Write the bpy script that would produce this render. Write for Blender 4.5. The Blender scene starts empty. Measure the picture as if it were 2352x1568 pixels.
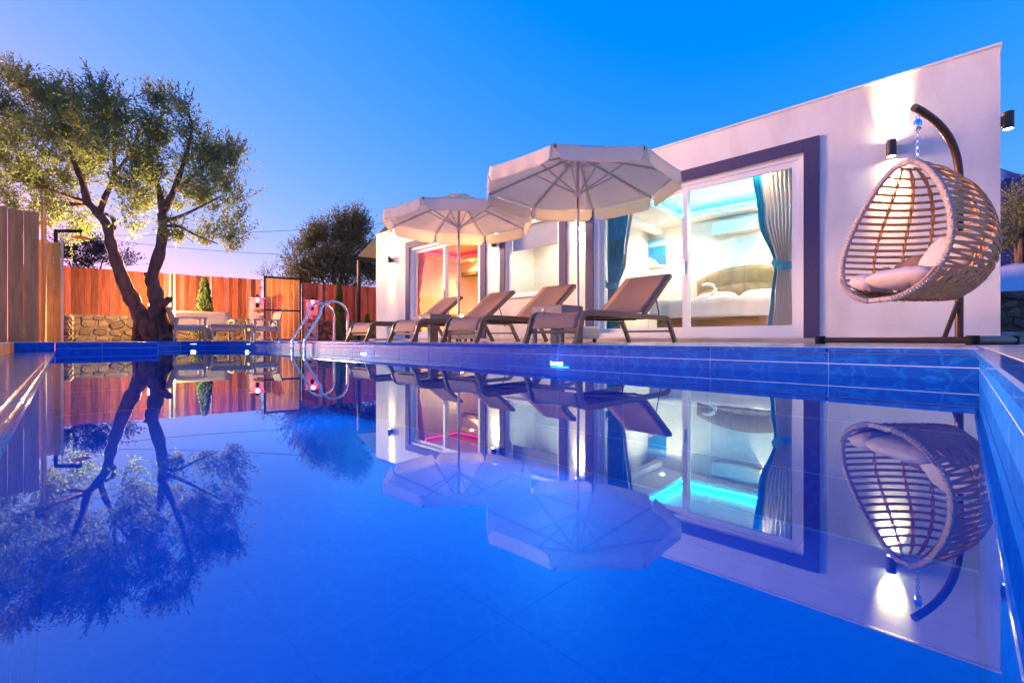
import bpy, math, random
import numpy as np
from mathutils import Vector, Matrix
random.seed(7); rng = np.random.default_rng(11)
R = math.radians
S = bpy.context.scene
COL = S.collection

# ---------------------------------------------------------------- camera
CAM_Z = 0.045                      # lens sits just above the pool coping, at the near corner of the pool
FPX, CX, HY = 1029.0, 1176.0, 778.0    # focal length, centre column and horizon row of the 2352 px wide photo
cam = bpy.data.cameras.new('camera'); camo = bpy.data.objects.new('camera', cam); COL.objects.link(camo)
camo.location = (0, 0, CAM_Z); camo.rotation_euler = (R(90), 0, R(45))
cam.sensor_width = 36; cam.lens = 36 * FPX / 2352; cam.shift_y = (HY - 784) / 2352
cam.clip_start = 0.005; cam.clip_end = 20000
S.camera = camo

# ---------------------------------------------------------------- sky, sun, exposure
SUN_AZ = R(249)      # compass-like angle of the after-glow, measured from +y clockwise
SUN_EL = R(5.5)
w = bpy.data.worlds.new('World'); S.world = w; w.use_nodes = True
wn = w.node_tree.nodes; wl = w.node_tree.links; wn.clear()
sky = wn.new('ShaderNodeTexSky'); sky.sky_type = 'NISHITA'; sky.sun_disc = False
sky.sun_elevation = SUN_EL; sky.sun_rotation = SUN_AZ
sky.altitude = 0; sky.air_density = 1.0; sky.dust_density = 0.3; sky.ozone_density = 6.0
# one colour grade over the whole sky: the camera's dusk response (blue compressed, green softened, red lifted off its toe)
sep = wn.new('ShaderNodeSeparateColor'); comb = wn.new('ShaderNodeCombineColor'); wl.new(sky.outputs[0], sep.inputs[0])
def grade(ch, gain, gamma, off):
    pw_ = wn.new('ShaderNodeMath'); pw_.operation = 'POWER'; pw_.inputs[1].default_value = gamma; wl.new(sep.outputs[ch], pw_.inputs[0])
    ma = wn.new('ShaderNodeMath'); ma.operation = 'MULTIPLY_ADD'; ma.inputs[1].default_value = gain; ma.inputs[2].default_value = off; wl.new(pw_.outputs[0], ma.inputs[0])
    mx = wn.new('ShaderNodeMath'); mx.operation = 'MAXIMUM'; mx.inputs[1].default_value = 0.0; wl.new(ma.outputs[0], mx.inputs[0]); wl.new(mx.outputs[0], comb.inputs[ch])
grade(0, .98, 1.0, -.070); grade(1, .298, .58, 0.0); grade(2, .74, .12, 0.0)
bg = wn.new('ShaderNodeBackground'); bg.inputs['Strength'].default_value = 0.062
wo = wn.new('ShaderNodeOutputWorld')
wl.new(comb.outputs[0], bg.inputs[0]); wl.new(bg.outputs[0], wo.inputs[0])
sl = bpy.data.lights.new('sun', 'SUN'); sl.energy = 0.8; sl.angle = R(16); sl.color = (1.0, 0.56, 0.33)
slo = bpy.data.objects.new('sun', sl); COL.objects.link(slo)
sd = Vector((math.sin(SUN_AZ) * math.cos(SUN_EL), math.cos(SUN_AZ) * math.cos(SUN_EL), math.sin(SUN_EL)))
slo.rotation_euler = sd.to_track_quat('Z', 'Y').to_euler(); slo.location = (-4, -4, 12)
S.view_settings.view_transform = 'Standard'; S.view_settings.look = 'None'
S.view_settings.gamma = 1.0; S.view_settings.exposure = 4.65; S.view_settings.use_curve_mapping = False

# ---------------------------------------------------------------- photo pixel -> place
FW = Vector((-math.sqrt(.5), math.sqrt(.5), 0)); RT = Vector((math.sqrt(.5), math.sqrt(.5), 0)); UP = Vector((0, 0, 1))
C0 = Vector((0, 0, CAM_Z))
def ray(px, py): return FW + RT * ((px - CX) / FPX) + UP * ((HY - py) / FPX)
def at_d(px, py, d): return C0 + ray(px, py) * d
def at_y(px, py, y): r = ray(px, py); return C0 + r * (y / r.y)
def at_x(px, py, x): r = ray(px, py); return C0 + r * (x / r.x)

# ---------------------------------------------------------------- mesh helpers
class MB:
    def __init__(s): s.v = []; s.f = []
    def add(s, vs, fs):
        o = len(s.v); s.v += [tuple(p) for p in vs]; s.f += [tuple(i + o for i in f) for f in fs]; return s
    def box(s, c, d, rot=None):
        hx, hy, hz = d[0] / 2, d[1] / 2, d[2] / 2
        vs = [Vector((x * hx, y * hy, z * hz)) for z in (-1, 1) for y in (-1, 1) for x in (-1, 1)]
        if rot is not None: vs = [rot @ p for p in vs]
        vs = [p + Vector(c) for p in vs]
        return s.add(vs, [(0, 2, 3, 1), (4, 5, 7, 6), (0, 1, 5, 4), (2, 6, 7, 3), (0, 4, 6, 2), (1, 3, 7, 5)])
    def b2(s, x0, x1, y0, y1, z0, z1): return s.box(((x0 + x1) / 2, (y0 + y1) / 2, (z0 + z1) / 2), (abs(x1 - x0), abs(y1 - y0), abs(z1 - z0)))
    def bbox(s, x0, x1, y0, y1, z0, z1, b=.006):      # box with chamfered edges
        xs, ys, zs = (x0, x1), (y0, y1), (z0, z1)
        vs = []; idx = {}
        for i in (0, 1):
            for j in (0, 1):
                for k in (0, 1):
                    sx, sy, sz = (1 if i == 0 else -1), (1 if j == 0 else -1), (1 if k == 0 else -1)
                    for ax in range(3):
                        p = [xs[i] + sx * b, ys[j] + sy * b, zs[k] + sz * b]
                        p[ax] = (xs[i], ys[j], zs[k])[ax]
                        idx[(i, j, k, ax)] = len(vs); vs.append(p)
        f = []
        for i in (0, 1): f.append([idx[(i, j, k, 0)] for j, k in ((0, 0), (1, 0), (1, 1), (0, 1))])
        for j in (0, 1): f.append([idx[(i, j, k, 1)] for i, k in ((0, 0), (1, 0), (1, 1), (0, 1))])
        for k in (0, 1): f.append([idx[(i, j, k, 2)] for i, j in ((0, 0), (1, 0), (1, 1), (0, 1))])
        for i in (0, 1):
            for j in (0, 1): f.append([idx[(i, j, 0, 0)], idx[(i, j, 1, 0)], idx[(i, j, 1, 1)], idx[(i, j, 0, 1)]])
            for k in (0, 1): f.append([idx[(i, 0, k, 0)], idx[(i, 1, k, 0)], idx[(i, 1, k, 2)], idx[(i, 0, k, 2)]])
        for j in (0, 1):
            for k in (0, 1): f.append([idx[(0, j, k, 1)], idx[(1, j, k, 1)], idx[(1, j, k, 2)], idx[(0, j, k, 2)]])
        for i in (0, 1):
            for j in (0, 1):
                for k in (0, 1): f.append([idx[(i, j, k, 0)], idx[(i, j, k, 1)], idx[(i, j, k, 2)]])
        return s.add(vs, f)
    def sweep(s, pts, sec, up=(0, 0, 1), closed=False, scale=None):
        pts = [Vector(p) for p in pts]; n = len(pts); m = len(sec); rings = []
        prev = None
        for i, p in enumerate(pts):
            if closed: t = pts[(i + 1) % n] - pts[i - 1]
            else: t = pts[min(i + 1, n - 1)] - pts[max(i - 1, 0)]
            t.normalize()
            u = Vector(up[i]) if isinstance(up, list) else Vector(up)
            if not isinstance(up, list) and prev is not None and abs(t.dot(u)) > .9: u = prev
            if abs(t.dot(u)) > .98: u = Vector((1, 0, 0)) if abs(t.x) < .9 else Vector((0, 1, 0))
            u = (u - t * t.dot(u)).normalized(); prev = u
            r = t.cross(u); k = scale[i] if scale else 1
            rings.append([p + r * (a * k) + u * (b * k) for a, b in sec])
        vs = [q for rg in rings for q in rg]; f = []
        for i in range(n if closed else n - 1):
            a = i * m; b = ((i + 1) % n) * m
            for j in range(m): f.append((a + j, a + (j + 1) % m, b + (j + 1) % m, b + j))
        if not closed: f.append(tuple(range(m - 1, -1, -1))); f.append(tuple((n - 1) * m + j for j in range(m)))
        return s.add(vs, f)
    def tube(s, pts, r, n=8, closed=False, up=(0, 0, 1)):
        sc = list(r) if hasattr(r, '__len__') else None
        k = 1 if sc else r
        return s.sweep(pts, [(math.cos(2 * math.pi * i / n) * k, math.sin(2 * math.pi * i / n) * k) for i in range(n)], up, closed, sc)
    def lathe(s, prof, c=(0, 0, 0), n=16):
        vs = []; f = []
        for r, z in prof:
            for i in range(n): a = 2 * math.pi * i / n; vs.append((c[0] + r * math.cos(a), c[1] + r * math.sin(a), c[2] + z))
        for i in range(len(prof) - 1):
            for j in range(n): f.append((i * n + j, i * n + (j + 1) % n, (i + 1) * n + (j + 1) % n, (i + 1) * n + j))
        f.append(tuple(range(n - 1, -1, -1))); f.append(tuple((len(prof) - 1) * n + j for j in range(n)))
        return s.add(vs, f)
    def grid(s, fn, nu, nv):
        vs = [fn(i / nu, j / nv) for j in range(nv + 1) for i in range(nu + 1)]
        f = [(j * (nu + 1) + i, j * (nu + 1) + i + 1, (j + 1) * (nu + 1) + i + 1, (j + 1) * (nu + 1) + i) for j in range(nv) for i in range(nu)]
        return s.add(vs, f)
    def prism(s, poly, h0, h1):
        n = len(poly)
        vs = [(x, y, h0) for x, y in poly] + [(x, y, h1) for x, y in poly]
        return s.add(vs, [tuple(range(n - 1, -1, -1)), tuple(range(n, 2 * n))] + [(i, (i + 1) % n, n + (i + 1) % n, n + i) for i in range(n)])
    def mesh(s, name, m=None, smooth=False):
        me = bpy.data.meshes.new(name); me.from_pydata(s.v, [], s.f); me.validate()
        import bmesh
        bm = bmesh.new(); bm.from_mesh(me); bmesh.ops.recalc_face_normals(bm, faces=bm.faces); bm.to_mesh(me); bm.free()
        if smooth:
            me.polygons.foreach_set('use_smooth', [True] * len(me.polygons))
            try: me.set_sharp_from_angle(angle=R(40))
            except Exception: pass
        if m is not None: me.materials.append(m)
        return me
    def build(s, name, m, parent=None, smooth=False, solid=0, sub=0, loc=(0, 0, 0), rotz=0):
        return inst(name, s.mesh(name, m, smooth), parent, loc, rotz, solid, sub)

def inst(name, me, parent=None, loc=(0, 0, 0), rotz=0, solid=0, sub=0, rot=None, scale=None):
    o = bpy.data.objects.new(name, me); COL.objects.link(o); o.parent = parent; o.location = loc
    o.rotation_euler = rot if rot is not None else (0, 0, rotz)
    if scale is not None: o.scale = scale
    if solid:
        md = o.modifiers.new('thick', 'SOLIDIFY'); md.thickness = solid; md.offset = 0
    if sub:
        md = o.modifiers.new('sub', 'SUBSURF'); md.levels = sub; md.render_levels = sub
    return o
def tag(o, label, cat, group=None):
    o['label'] = label; o['category'] = cat
    if group: o['group'] = group
    return o
def thing(name, label, cat, loc=(0, 0, 0), rotz=0, group=None):
    return tag(inst(name, None, None, loc, rotz), label, cat, group)
def struct(o): o['kind'] = 'structure'; return o
def stuff(o): o['kind'] = 'stuff'; return o
def copy_tree(o, parent=None, label=None):
    c = o.copy(); COL.objects.link(c); c.parent = parent
    if label: c['label'] = label
    for ch in list(o.children): copy_tree(ch, c)
    return c
def lamp(name, kind, energy, color, loc, parent=None, rot=(0, 0, 0), size=.03, spot=None, blend=.5):
    l = bpy.data.lights.new(name, kind); l.energy = energy; l.color = color
    if kind in ('POINT', 'SPOT'): l.shadow_soft_size = size
    if kind == 'AREA': l.size = size
    if spot: l.spot_size = spot; l.spot_blend = blend
    o = bpy.data.objects.new(name, l); COL.objects.link(o); o.parent = parent; o.location = loc; o.rotation_euler = rot
    return o

# ---------------------------------------------------------------- materials
def srgb(r, g, b):
    return tuple((c / 255 / 12.92 if c / 255 <= .04045 else ((c / 255 + .055) / 1.055) ** 2.4) for c in (r, g, b))
def pm(name, col, col2=None, scale=8, rough=.6, metal=0, bump=0, bscale=None, spec=.5, stretch=None, vary=0, detail=4, coat=0, trans=0, emit=None, estr=0, ramp=(.35, .65), rvar=0, biso=False):
    m = bpy.data.materials.new(name); m.use_nodes = True; nt = m.node_tree; N = nt.nodes; L = nt.links
    p = N['Principled BSDF']
    p.inputs['Roughness'].default_value = rough; p.inputs['Metallic'].default_value = metal
    p.inputs['Specular IOR Level'].default_value = spec; p.inputs['Coat Weight'].default_value = coat
    p.inputs['Base Color'].default_value = (*col, 1)
    tc = N.new('ShaderNodeTexCoord'); mp = N.new('ShaderNodeMapping')
    L.new(tc.outputs['Object'], mp.inputs[0])
    if stretch: mp.inputs['Scale'].default_value = stretch
    oi = N.new('ShaderNodeObjectInfo')
    va = N.new('ShaderNodeVectorMath'); va.operation = 'MULTIPLY_ADD'
    va.inputs[1].default_value = (1, 1, 1)
    cx = N.new('ShaderNodeCombineXYZ'); mu = N.new('ShaderNodeMath'); mu.operation = 'MULTIPLY'; mu.inputs[1].default_value = 37.0
    L.new(oi.outputs['Random'], mu.inputs[0]); L.new(mu.outputs[0], cx.inputs[0]); L.new(mu.outputs[0], cx.inputs[2])
    L.new(mp.outputs[0], va.inputs[0]); L.new(cx.outputs[0], va.inputs[2])
    nz = N.new('ShaderNodeTexNoise'); nz.inputs['Scale'].default_value = scale; nz.inputs['Detail'].default_value = detail
    L.new(va.outputs[0], nz.inputs['Vector'])
    last = None
    if col2 is not None:
        rp = N.new('ShaderNodeValToRGB'); rp.color_ramp.elements[0].position = ramp[0]; rp.color_ramp.elements[1].position = ramp[1]
        rp.color_ramp.elements[0].color = (*col, 1); rp.color_ramp.elements[1].color = (*col2, 1)
        L.new(nz.outputs[0], rp.inputs[0]); last = rp.outputs[0]
    if vary:
        hv = N.new('ShaderNodeHueSaturation'); mr = N.new('ShaderNodeMapRange')
        mr.inputs['To Min'].default_value = 1 - vary; mr.inputs['To Max'].default_value = 1 + vary
        L.new(oi.outputs['Random'], mr.inputs[0]); L.new(mr.outputs[0], hv.inputs['Value'])
        if last: L.new(last, hv.inputs['Color'])
        else: hv.inputs['Color'].default_value = (*col, 1)
        last = hv.outputs[0]
    if last: L.new(last, p.inputs['Base Color'])
    if rvar:
        mr2 = N.new('ShaderNodeMapRange'); mr2.inputs['To Min'].default_value = max(0, rough - rvar); mr2.inputs['To Max'].default_value = rough + rvar
        L.new(nz.outputs[0], mr2.inputs[0]); L.new(mr2.outputs[0], p.inputs['Roughness'])
    if bump:
        nb = N.new('ShaderNodeTexNoise'); nb.inputs['Scale'].default_value = bscale or scale * 4; nb.inputs['Detail'].default_value = 6
        L.new(tc.outputs['Object'] if biso else va.outputs[0], nb.inputs['Vector'])
        bn = N.new('ShaderNodeBump'); bn.inputs['Strength'].default_value = bump; bn.inputs['Distance'].default_value = .01
        L.new(nb.outputs[0], bn.inputs['Height']); L.new(bn.outputs[0], p.inputs['Normal'])
    if emit: p.inputs['Emission Color'].default_value = (*emit, 1); p.inputs['Emission Strength'].default_value = estr
    if trans:
        tr = N.new('ShaderNodeBsdfTranslucent'); mx = N.new('ShaderNodeMixShader'); mx.inputs[0].default_value = trans
        if last: L.new(last, tr.inputs[0])
        else: tr.inputs[0].default_value = (*col, 1)
        L.new(p.outputs[0], mx.inputs[1]); L.new(tr.outputs[0], mx.inputs[2]); L.new(mx.outputs[0], N['Material Output'].inputs[0])
    return m
def emis(name, col, s):
    m = bpy.data.materials.new(name); m.use_nodes = True; N = m.node_tree.nodes; N.clear()
    e = N.new('ShaderNodeEmission'); e.inputs[0].default_value = (*col, 1); e.inputs[1].default_value = s
    o = N.new('ShaderNodeOutputMaterial'); m.node_tree.links.new(e.outputs[0], o.inputs[0]); return m
def clear_mat(name, ior, tint, refl=(1, 1, 1), bump=0, bscale=2.0, rough=0.0):
    m = bpy.data.materials.new(name); m.use_nodes = True; nt = m.node_tree; N = nt.nodes; L = nt.links; N.clear()
    o = N.new('ShaderNodeOutputMaterial'); t = N.new('ShaderNodeBsdfTransparent'); g = N.new('ShaderNodeBsdfGlossy')
    t.inputs[0].default_value = (*tint, 1); g.inputs[0].default_value = (*refl, 1); g.inputs['Roughness'].default_value = rough
    geo = N.new('ShaderNodeNewGeometry'); mr = N.new('ShaderNodeMapRange')
    mr.inputs['To Min'].default_value = ior; mr.inputs['To Max'].default_value = 1 / ior
    L.new(geo.outputs['Backfacing'], mr.inputs[0])
    fr = N.new('ShaderNodeFresnel'); L.new(mr.outputs[0], fr.inputs[0])
    mx = N.new('ShaderNodeMixShader'); L.new(fr.outputs[0], mx.inputs[0]); L.new(t.outputs[0], mx.inputs[1]); L.new(g.outputs[0], mx.inputs[2])
    L.new(mx.outputs[0], o.inputs[0])
    if bump:
        tc = N.new('ShaderNodeTexCoord'); nz = N.new('ShaderNodeTexNoise'); nz.inputs['Scale'].default_value = bscale; nz.inputs['Detail'].default_value = 2
        L.new(tc.outputs['Object'], nz.inputs['Vector'])
        b = N.new('ShaderNodeBump'); b.inputs['Strength'].default_value = bump; b.inputs['Distance'].default_value = .01
        L.new(nz.outputs[0], b.inputs['Height']); L.new(b.outputs[0], g.inputs['Normal']); L.new(b.outputs[0], fr.inputs['Normal'])
    return m
def tile_mat(name, base, vein, rough=.18):
    m = bpy.data.materials.new(name); m.use_nodes = True; nt = m.node_tree; N = nt.nodes; L = nt.links
    p = N['Principled BSDF']; p.inputs['Roughness'].default_value = rough; p.inputs['Specular IOR Level'].default_value = .2
    geo = N.new('ShaderNodeNewGeometry')
    nz = N.new('ShaderNodeTexNoise'); nz.inputs['Scale'].default_value = 9; nz.inputs['Detail'].default_value = 3
    L.new(geo.outputs['Position'], nz.inputs['Vector'])
    ad = N.new('ShaderNodeVectorMath'); ad.operation = 'MULTIPLY_ADD'; ad.inputs[1].default_value = (.16, .16, .16)
    L.new(nz.outputs['Color'], ad.inputs[0]); L.new(geo.outputs['Position'], ad.inputs[2])
    vo = N.new('ShaderNodeTexVoronoi'); vo.feature = 'DISTANCE_TO_EDGE'; vo.inputs['Scale'].default_value = 9
    L.new(ad.outputs[0], vo.inputs['Vector'])
    rp = N.new('ShaderNodeValToRGB'); rp.color_ramp.elements[0].position = 0.0; rp.color_ramp.elements[1].position = .11
    rp.color_ramp.elements[0].color = (*vein, 1); rp.color_ramp.elements[1].color = (*base, 1)
    L.new(vo.outputs['Distance'], rp.inputs[0])
    n2 = N.new('ShaderNodeTexNoise'); n2.inputs['Scale'].default_value = 3; L.new(geo.outputs['Position'], n2.inputs['Vector'])
    mx = N.new('ShaderNodeMix'); mx.data_type = 'RGBA'; mx.inputs[7].default_value = (*base, 1)
    L.new(n2.outputs[0], mx.inputs[0]); L.new(rp.outputs[0], mx.inputs[6])
    L.new(mx.outputs[2], p.inputs['Base Color'])
    return m
M = {}
M['stucco'] = pm('white_stucco', (.62, .56, .51), (.80, .75, .69), 2.2, .88, bump=.35, bscale=55, stretch=(1, 1, .35), detail=8, ramp=(.25, .55), biso=True)
M['intwall'] = pm('interior_plaster', (.80, .76, .70), (.77, .73, .67), 2, .8)
M['peach'] = pm('peach_plaster', (.80, .56, .34), (.77, .53, .31), 2, .8)
M['intceil'] = pm('ceiling_paint', (.86, .84, .80), None, 2, .8)
M['intfloor'] = pm('interior_floor', (.45, .36, .27), (.38, .30, .22), 3, .25)
M['dark'] = pm('dark_surround_plaster', (.045, .038, .12), (.062, .052, .14), 40, .75, bump=.6, bscale=120)
M['pvc'] = pm('white_pvc', (.80, .79, .78), None, 5, .3)
M['glass'] = clear_mat('window_glass', 1.42, (.96, .98, .98))
M['deck'] = pm('beige_travertine', (.66, .54, .43), (.56, .45, .36), 6, .20, vary=.08, bump=.05, bscale=60, rvar=.08)
M['ledge'] = pm('wet_ledge_stone', (.42, .32, .33), (.34, .26, .28), 6, .10, vary=.08, bump=.06, bscale=40, rvar=.05)
M['grout'] = pm('pale_grout', (.34, .42, .66), None, 5, .8)
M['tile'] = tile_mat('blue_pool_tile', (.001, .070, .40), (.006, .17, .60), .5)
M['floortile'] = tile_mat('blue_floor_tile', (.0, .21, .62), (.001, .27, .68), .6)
M['coping'] = tile_mat('blue_coping_tile', (.012, .09, .40), (.05, .20, .58), .12)
M['water'] = clear_mat('pool_water', 2.2, (.12, .70, 1.0), (.66, .96, 1.0), bump=.008, bscale=2.2)
M['bluegrout'] = pm('blue_grout', (.001, .17, .54), None, 5, .8)
M['soil'] = pm('dry_ground', (.16, .11, .07), (.10, .075, .045), 5, .95, bump=.6, bscale=30)
M['steel'] = pm('polished_steel', (.80, .78, .76), None, 5, .12, 1)
M['bronze'] = pm('bronze_frame', (.27, .145, .072), (.22, .118, .058), 20, .35, .2)
M['standmetal'] = pm('dark_bronze_tube', (.12, .062, .032), (.09, .045, .025), 20, .4, .3)
M['sling'] = pm('taupe_sling', (.42, .225, .15), (.37, .195, .13), 250, .7, bump=.3, bscale=500, trans=.12)
M['rattan'] = pm('taupe_rattan', (.36, .27, .23), (.28, .21, .18), 60, .6, bump=.8, bscale=140)
M['canvas'] = pm('cream_canvas', (.96, .87, .73), (.93, .84, .70), 3, .9, bump=.15, bscale=300, trans=.5)
M['cream_metal'] = pm('cream_metal', (.62, .54, .50), None, 5, .4)
M['white_plastic'] = pm('white_plastic', (.72, .66, .60), None, 5, .5)
M['black'] = pm('black_metal', (.016, .014, .014), None, 5, .65, spec=.2)
M['brownmetal'] = pm('dark_brown_lamp', (.05, .032, .028), None, 5, .45)
M['plankred'] = pm('red_stained_plank', (.41, .080, .010), (.21, .032, .005), 3, .65, stretch=(9, 9, .8), vary=.55, bump=.4, bscale=14)
M['plankorange'] = pm('orange_plank', (.80, .38, .06), (.62, .26, .04), 3, .6, stretch=(8, 8, .7), vary=.18, bump=.3, bscale=14)
M['plankbrown'] = pm('brown_stained_plank', (.42, .10, .045), (.26, .05, .03), 3, .7, stretch=(9, 9, .8), vary=.3, bump=.4, bscale=14)
M['plankpale'] = pm('pale_worn_plank', (.60, .26, .13), (.44, .13, .06), 4, .75, stretch=(7, 7, .6), vary=.25, bump=.4, bscale=14)
M['plankgrey'] = pm('weathered_plank', (.90, .31, .09), (.66, .20, .06), 3, .75, stretch=(9, 9, .8), vary=.25, bump=.4, bscale=14)
M['stone'] = pm('field_stone', (.26, .175, .115), (.11, .068, .045), 9, .9, vary=.55, bump=1, bscale=25)
M['mortar'] = pm('mortar', (.24, .17, .12), (.14, .09, .06), 7, .95, bump=.8, bscale=20)
M['plaster2'] = pm('rough_white_plaster', (.52, .44, .42), (.36, .27, .24), 7, .9, bump=.8, bscale=30)
M['bark'] = pm('olive_bark', (.16, .085, .065), (.060, .034, .030), 9, .95, stretch=(1, 1, .35), bump=1.0, bscale=16)
def leaf_mat(name, c1, c2, tr=.3):
    return pm(name, c1, c2, 1.6, .65, trans=tr, ramp=(.3, .7), spec=.15)
M['olive'] = leaf_mat('olive_leaf', (.27, .29, .09), (.17, .22, .09))
M['olive2'] = leaf_mat('grey_green_leaf', (.17, .16, .075), (.09, .11, .065))
M['darkleaf'] = leaf_mat('dark_leaf', (.035, .03, .05), (.05, .05, .05))
M['conifer'] = leaf_mat('conifer_needles', (.13, .16, .06), (.07, .11, .035), .15)
M['beigeplastic'] = pm('beige_resin', (.50, .36, .28), (.46, .33, .26), 40, .5)
M['whitecloth'] = pm('white_cloth', (.78, .74, .70), (.70, .66, .62), 5, .9, bump=.25, bscale=22, trans=.1)
M['lavcloth'] = pm('pale_cushion_cloth', (.66, .52, .52), (.58, .45, .46), 6, .85, bump=.35, bscale=16)
M['browncloth'] = pm('mauve_cloth', (.28, .16, .13), (.22, .12, .10), 6, .9, bump=.3, bscale=30)
M['straps'] = pm('woven_strap', (.64, .36, .17), (.54, .29, .135), 30, .65, bump=.5, bscale=90)
M['rope'] = pm('pale_rope', (.62, .50, .48), (.44, .34, .34), 60, .7, bump=1, bscale=120)
M['teal'] = pm('teal_curtain', (.01, .32, .56), (.06, .56, .66), 10, .7, stretch=(6, 6, .3), trans=.55)
M['sheer'] = pm('sheer_curtain', (.75, .72, .70), (.62, .60, .60), 8, .9, stretch=(8, 8, .3), trans=.5)
M['red'] = pm('red_curtain', (.62, .008, .015), (.48, .004, .01), 8, .7, trans=.3)
M['headboard'] = pm('gold_upholstery', (.34, .225, .09), (.28, .185, .075), 8, .5, bump=.1)
M['bedwood'] = pm('bed_base_wood', (.40, .22, .06), (.33, .17, .045), 4, .45, stretch=(.5, 6, 6))
M['sofa'] = pm('brown_sofa', (.26, .13, .04), (.20, .10, .03), 8, .7)
M['door'] = pm('cream_door', (.72, .58, .40), None, 4, .5)
M['doorframe'] = pm('brown_door_frame', (.12, .07, .04), None, 4, .5)
M['ac'] = pm('ac_plastic', (.70, .74, .66), None, 4, .35)
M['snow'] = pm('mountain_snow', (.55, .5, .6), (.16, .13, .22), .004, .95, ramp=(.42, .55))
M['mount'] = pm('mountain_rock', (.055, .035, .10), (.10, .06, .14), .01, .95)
M['tarp'] = pm('white_tarp', (.62, .55, .60), (.54, .48, .54), 2, .6)
M['warm_glow'] = emis('warm_lamp_glow', (1, .80, .48), 8)
M['down_glow'] = emis('downlight_glow', (1, .86, .62), 6)
M['cyan_glow'] = emis('cyan_led', (.02, .62, 1.0), 1.9)
M['red_glow'] = emis('red_led', (1.0, .015, .05), .30)
M['lantern_glow'] = emis('red_lantern_glow', (1.0, .06, .10), 1.2)
M['pool_glow'] = emis('pool_lamp_glow', (.40, .85, 1.0), .22)
WARM = (1.0, .60, .24)

# ================================================================ THE SETTING: ground, pool, deck
from mathutils.geometry import tessellate_polygon
WZ = -0.145                                    # water level
def ring_sheet(outer, inner, z):
    """flat sheet with a hole"""
    tris = tessellate_polygon([[Vector((x, y, 0)) for x, y in outer], [Vector((x, y, 0)) for x, y in inner]])
    pts = list(outer) + list(inner)
    return MB().add([(x, y, z) for x, y in pts], [tuple(t) for t in tris])
HOLE = [(-11.75, -2.9), (3.4, -2.9), (3.4, 6.0), (-11.75, 6.0)]
G = 2500
struct(ring_sheet([(-G, -G), (G, -G), (G, G), (-G, G)], HOLE, -.016).build('ground', M['soil']))
PX0, PX1, PY0, PY1 = -8.55, .062, -.085, 2.88
NY = -.45          # a low wet ledge runs along the near side, just above the water, up to a timber riser at NY
arc = [(-9.0, 2.88), (-9.7, 2.84), (-10.3, 2.70), (-10.8, 2.45), (-11.15, 2.10), (-11.32, 1.70), (-11.2, 1.32), (-10.85, 1.02)]
OUT = [(PX1, PY0), (PX1, PY1)] + arc + [(PX0, 1.0), (PX0, PY0)]
OUTD = [(PX1, NY)] + OUT[1:-1] + [(PX0, NY)]
struct(ring_sheet([(-11.8, -3), (3.5, -3), (3.5, 6.1), (-11.8, 6.1)], OUTD, -.006).build('deck', M['grout']))
DECK = bpy.data.objects['deck']
pool = struct(inst('pool', None, None, (0, 0, 0)))
FZ = -1.0
sh = MB()
n = len(OUT)
for i in range(n):
    a, b = OUT[i], OUT[(i + 1) % n]
    sh.add([(a[0], a[1], FZ - .01), (b[0], b[1], FZ - .01), (b[0], b[1], -.007 if i < n - 1 else -.13), (a[0], a[1], -.007 if i < n - 1 else -.13)], [(0, 1, 2, 3)])
sh.build('pool_shell', M['grout'], pool)
MB().add([(x, y, FZ + .0009) for x, y in OUT], [tuple(range(n))]).build('pool_floor', M['bluegrout'], pool)
# tiles on the walls, one object each
TW = .617
rows = [(-.083, -.031), (-.383, -.088), (-.683, -.388), (-.985, -.688)]
tile_cache = {}
def tile_mesh(w_, h_):
    k = (round(w_, 3), round(h_, 3))
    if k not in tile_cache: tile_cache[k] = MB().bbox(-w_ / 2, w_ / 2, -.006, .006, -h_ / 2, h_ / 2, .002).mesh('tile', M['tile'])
    return tile_cache[k]
def tile_wall(a, b, off=0.0, near=False):
    a = Vector((*a, 0)); b = Vector((*b, 0)); L_ = (b - a).length; t = (b - a).normalized(); nrm = Vector((-t.y, t.x, 0))
    ang = math.atan2(t.y, t.x); cuts = [0.0]; x = off if off > 0 else TW
    while x < L_ - .05: cuts.append(x); x += TW
    cuts.append(L_)
    for i in range(len(cuts) - 1):
        w_ = cuts[i + 1] - cuts[i] - .0045; c = a + t * ((cuts[i] + cuts[i + 1]) / 2)
        for z0, z1 in ([(-.383, -.164)] + rows[2:] if near else rows):
            inst('tile', tile_mesh(w_, z1 - z0), pool, (c.x - nrm.x * .0035, c.y - nrm.y * .0035, (z0 + z1) / 2), ang)
        k = ('c', round(w_, 3), near)
        if k not in tile_cache: tile_cache[k] = MB().bbox(-w_ / 2, w_ / 2, -.028 if not near else -.02, .020 if not near else .006, -.013, .013, .004).mesh('coping_trim', M['ledge' if near else 'coping'])
        inst('coping_trim', tile_cache[k], pool, (c.x, c.y, -.134 if near else -.014), ang)
for i in range(n):                                    # outline runs so that the pool lies to its left
    a, b = OUT[i], OUT[(i + 1) % n]
    near = (i == n - 1)
    tile_wall(a, b, .56 if i == 1 else 0, near)
fx = PX1
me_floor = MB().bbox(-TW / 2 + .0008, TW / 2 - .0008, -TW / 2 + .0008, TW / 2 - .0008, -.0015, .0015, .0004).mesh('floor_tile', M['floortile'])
for i in range(14):
    for j in range(5):
        cx_, cy_ = PX1 - .02 - (i + .5) * TW, PY0 + .02 + (j + .5) * TW
        if cx_ - TW / 2 > PX0 and cy_ + TW / 2 < PY1 + .25: inst('floor_tile', me_floor, pool, (cx_, min(cy_, PY1 - TW / 2), FZ + (.002 if j == 4 else 0)))
pw = MB().add([(x, y, WZ) for x, y in OUT], [tuple(range(n))]).build('pool_water', M['water'])
struct(pw)
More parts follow.
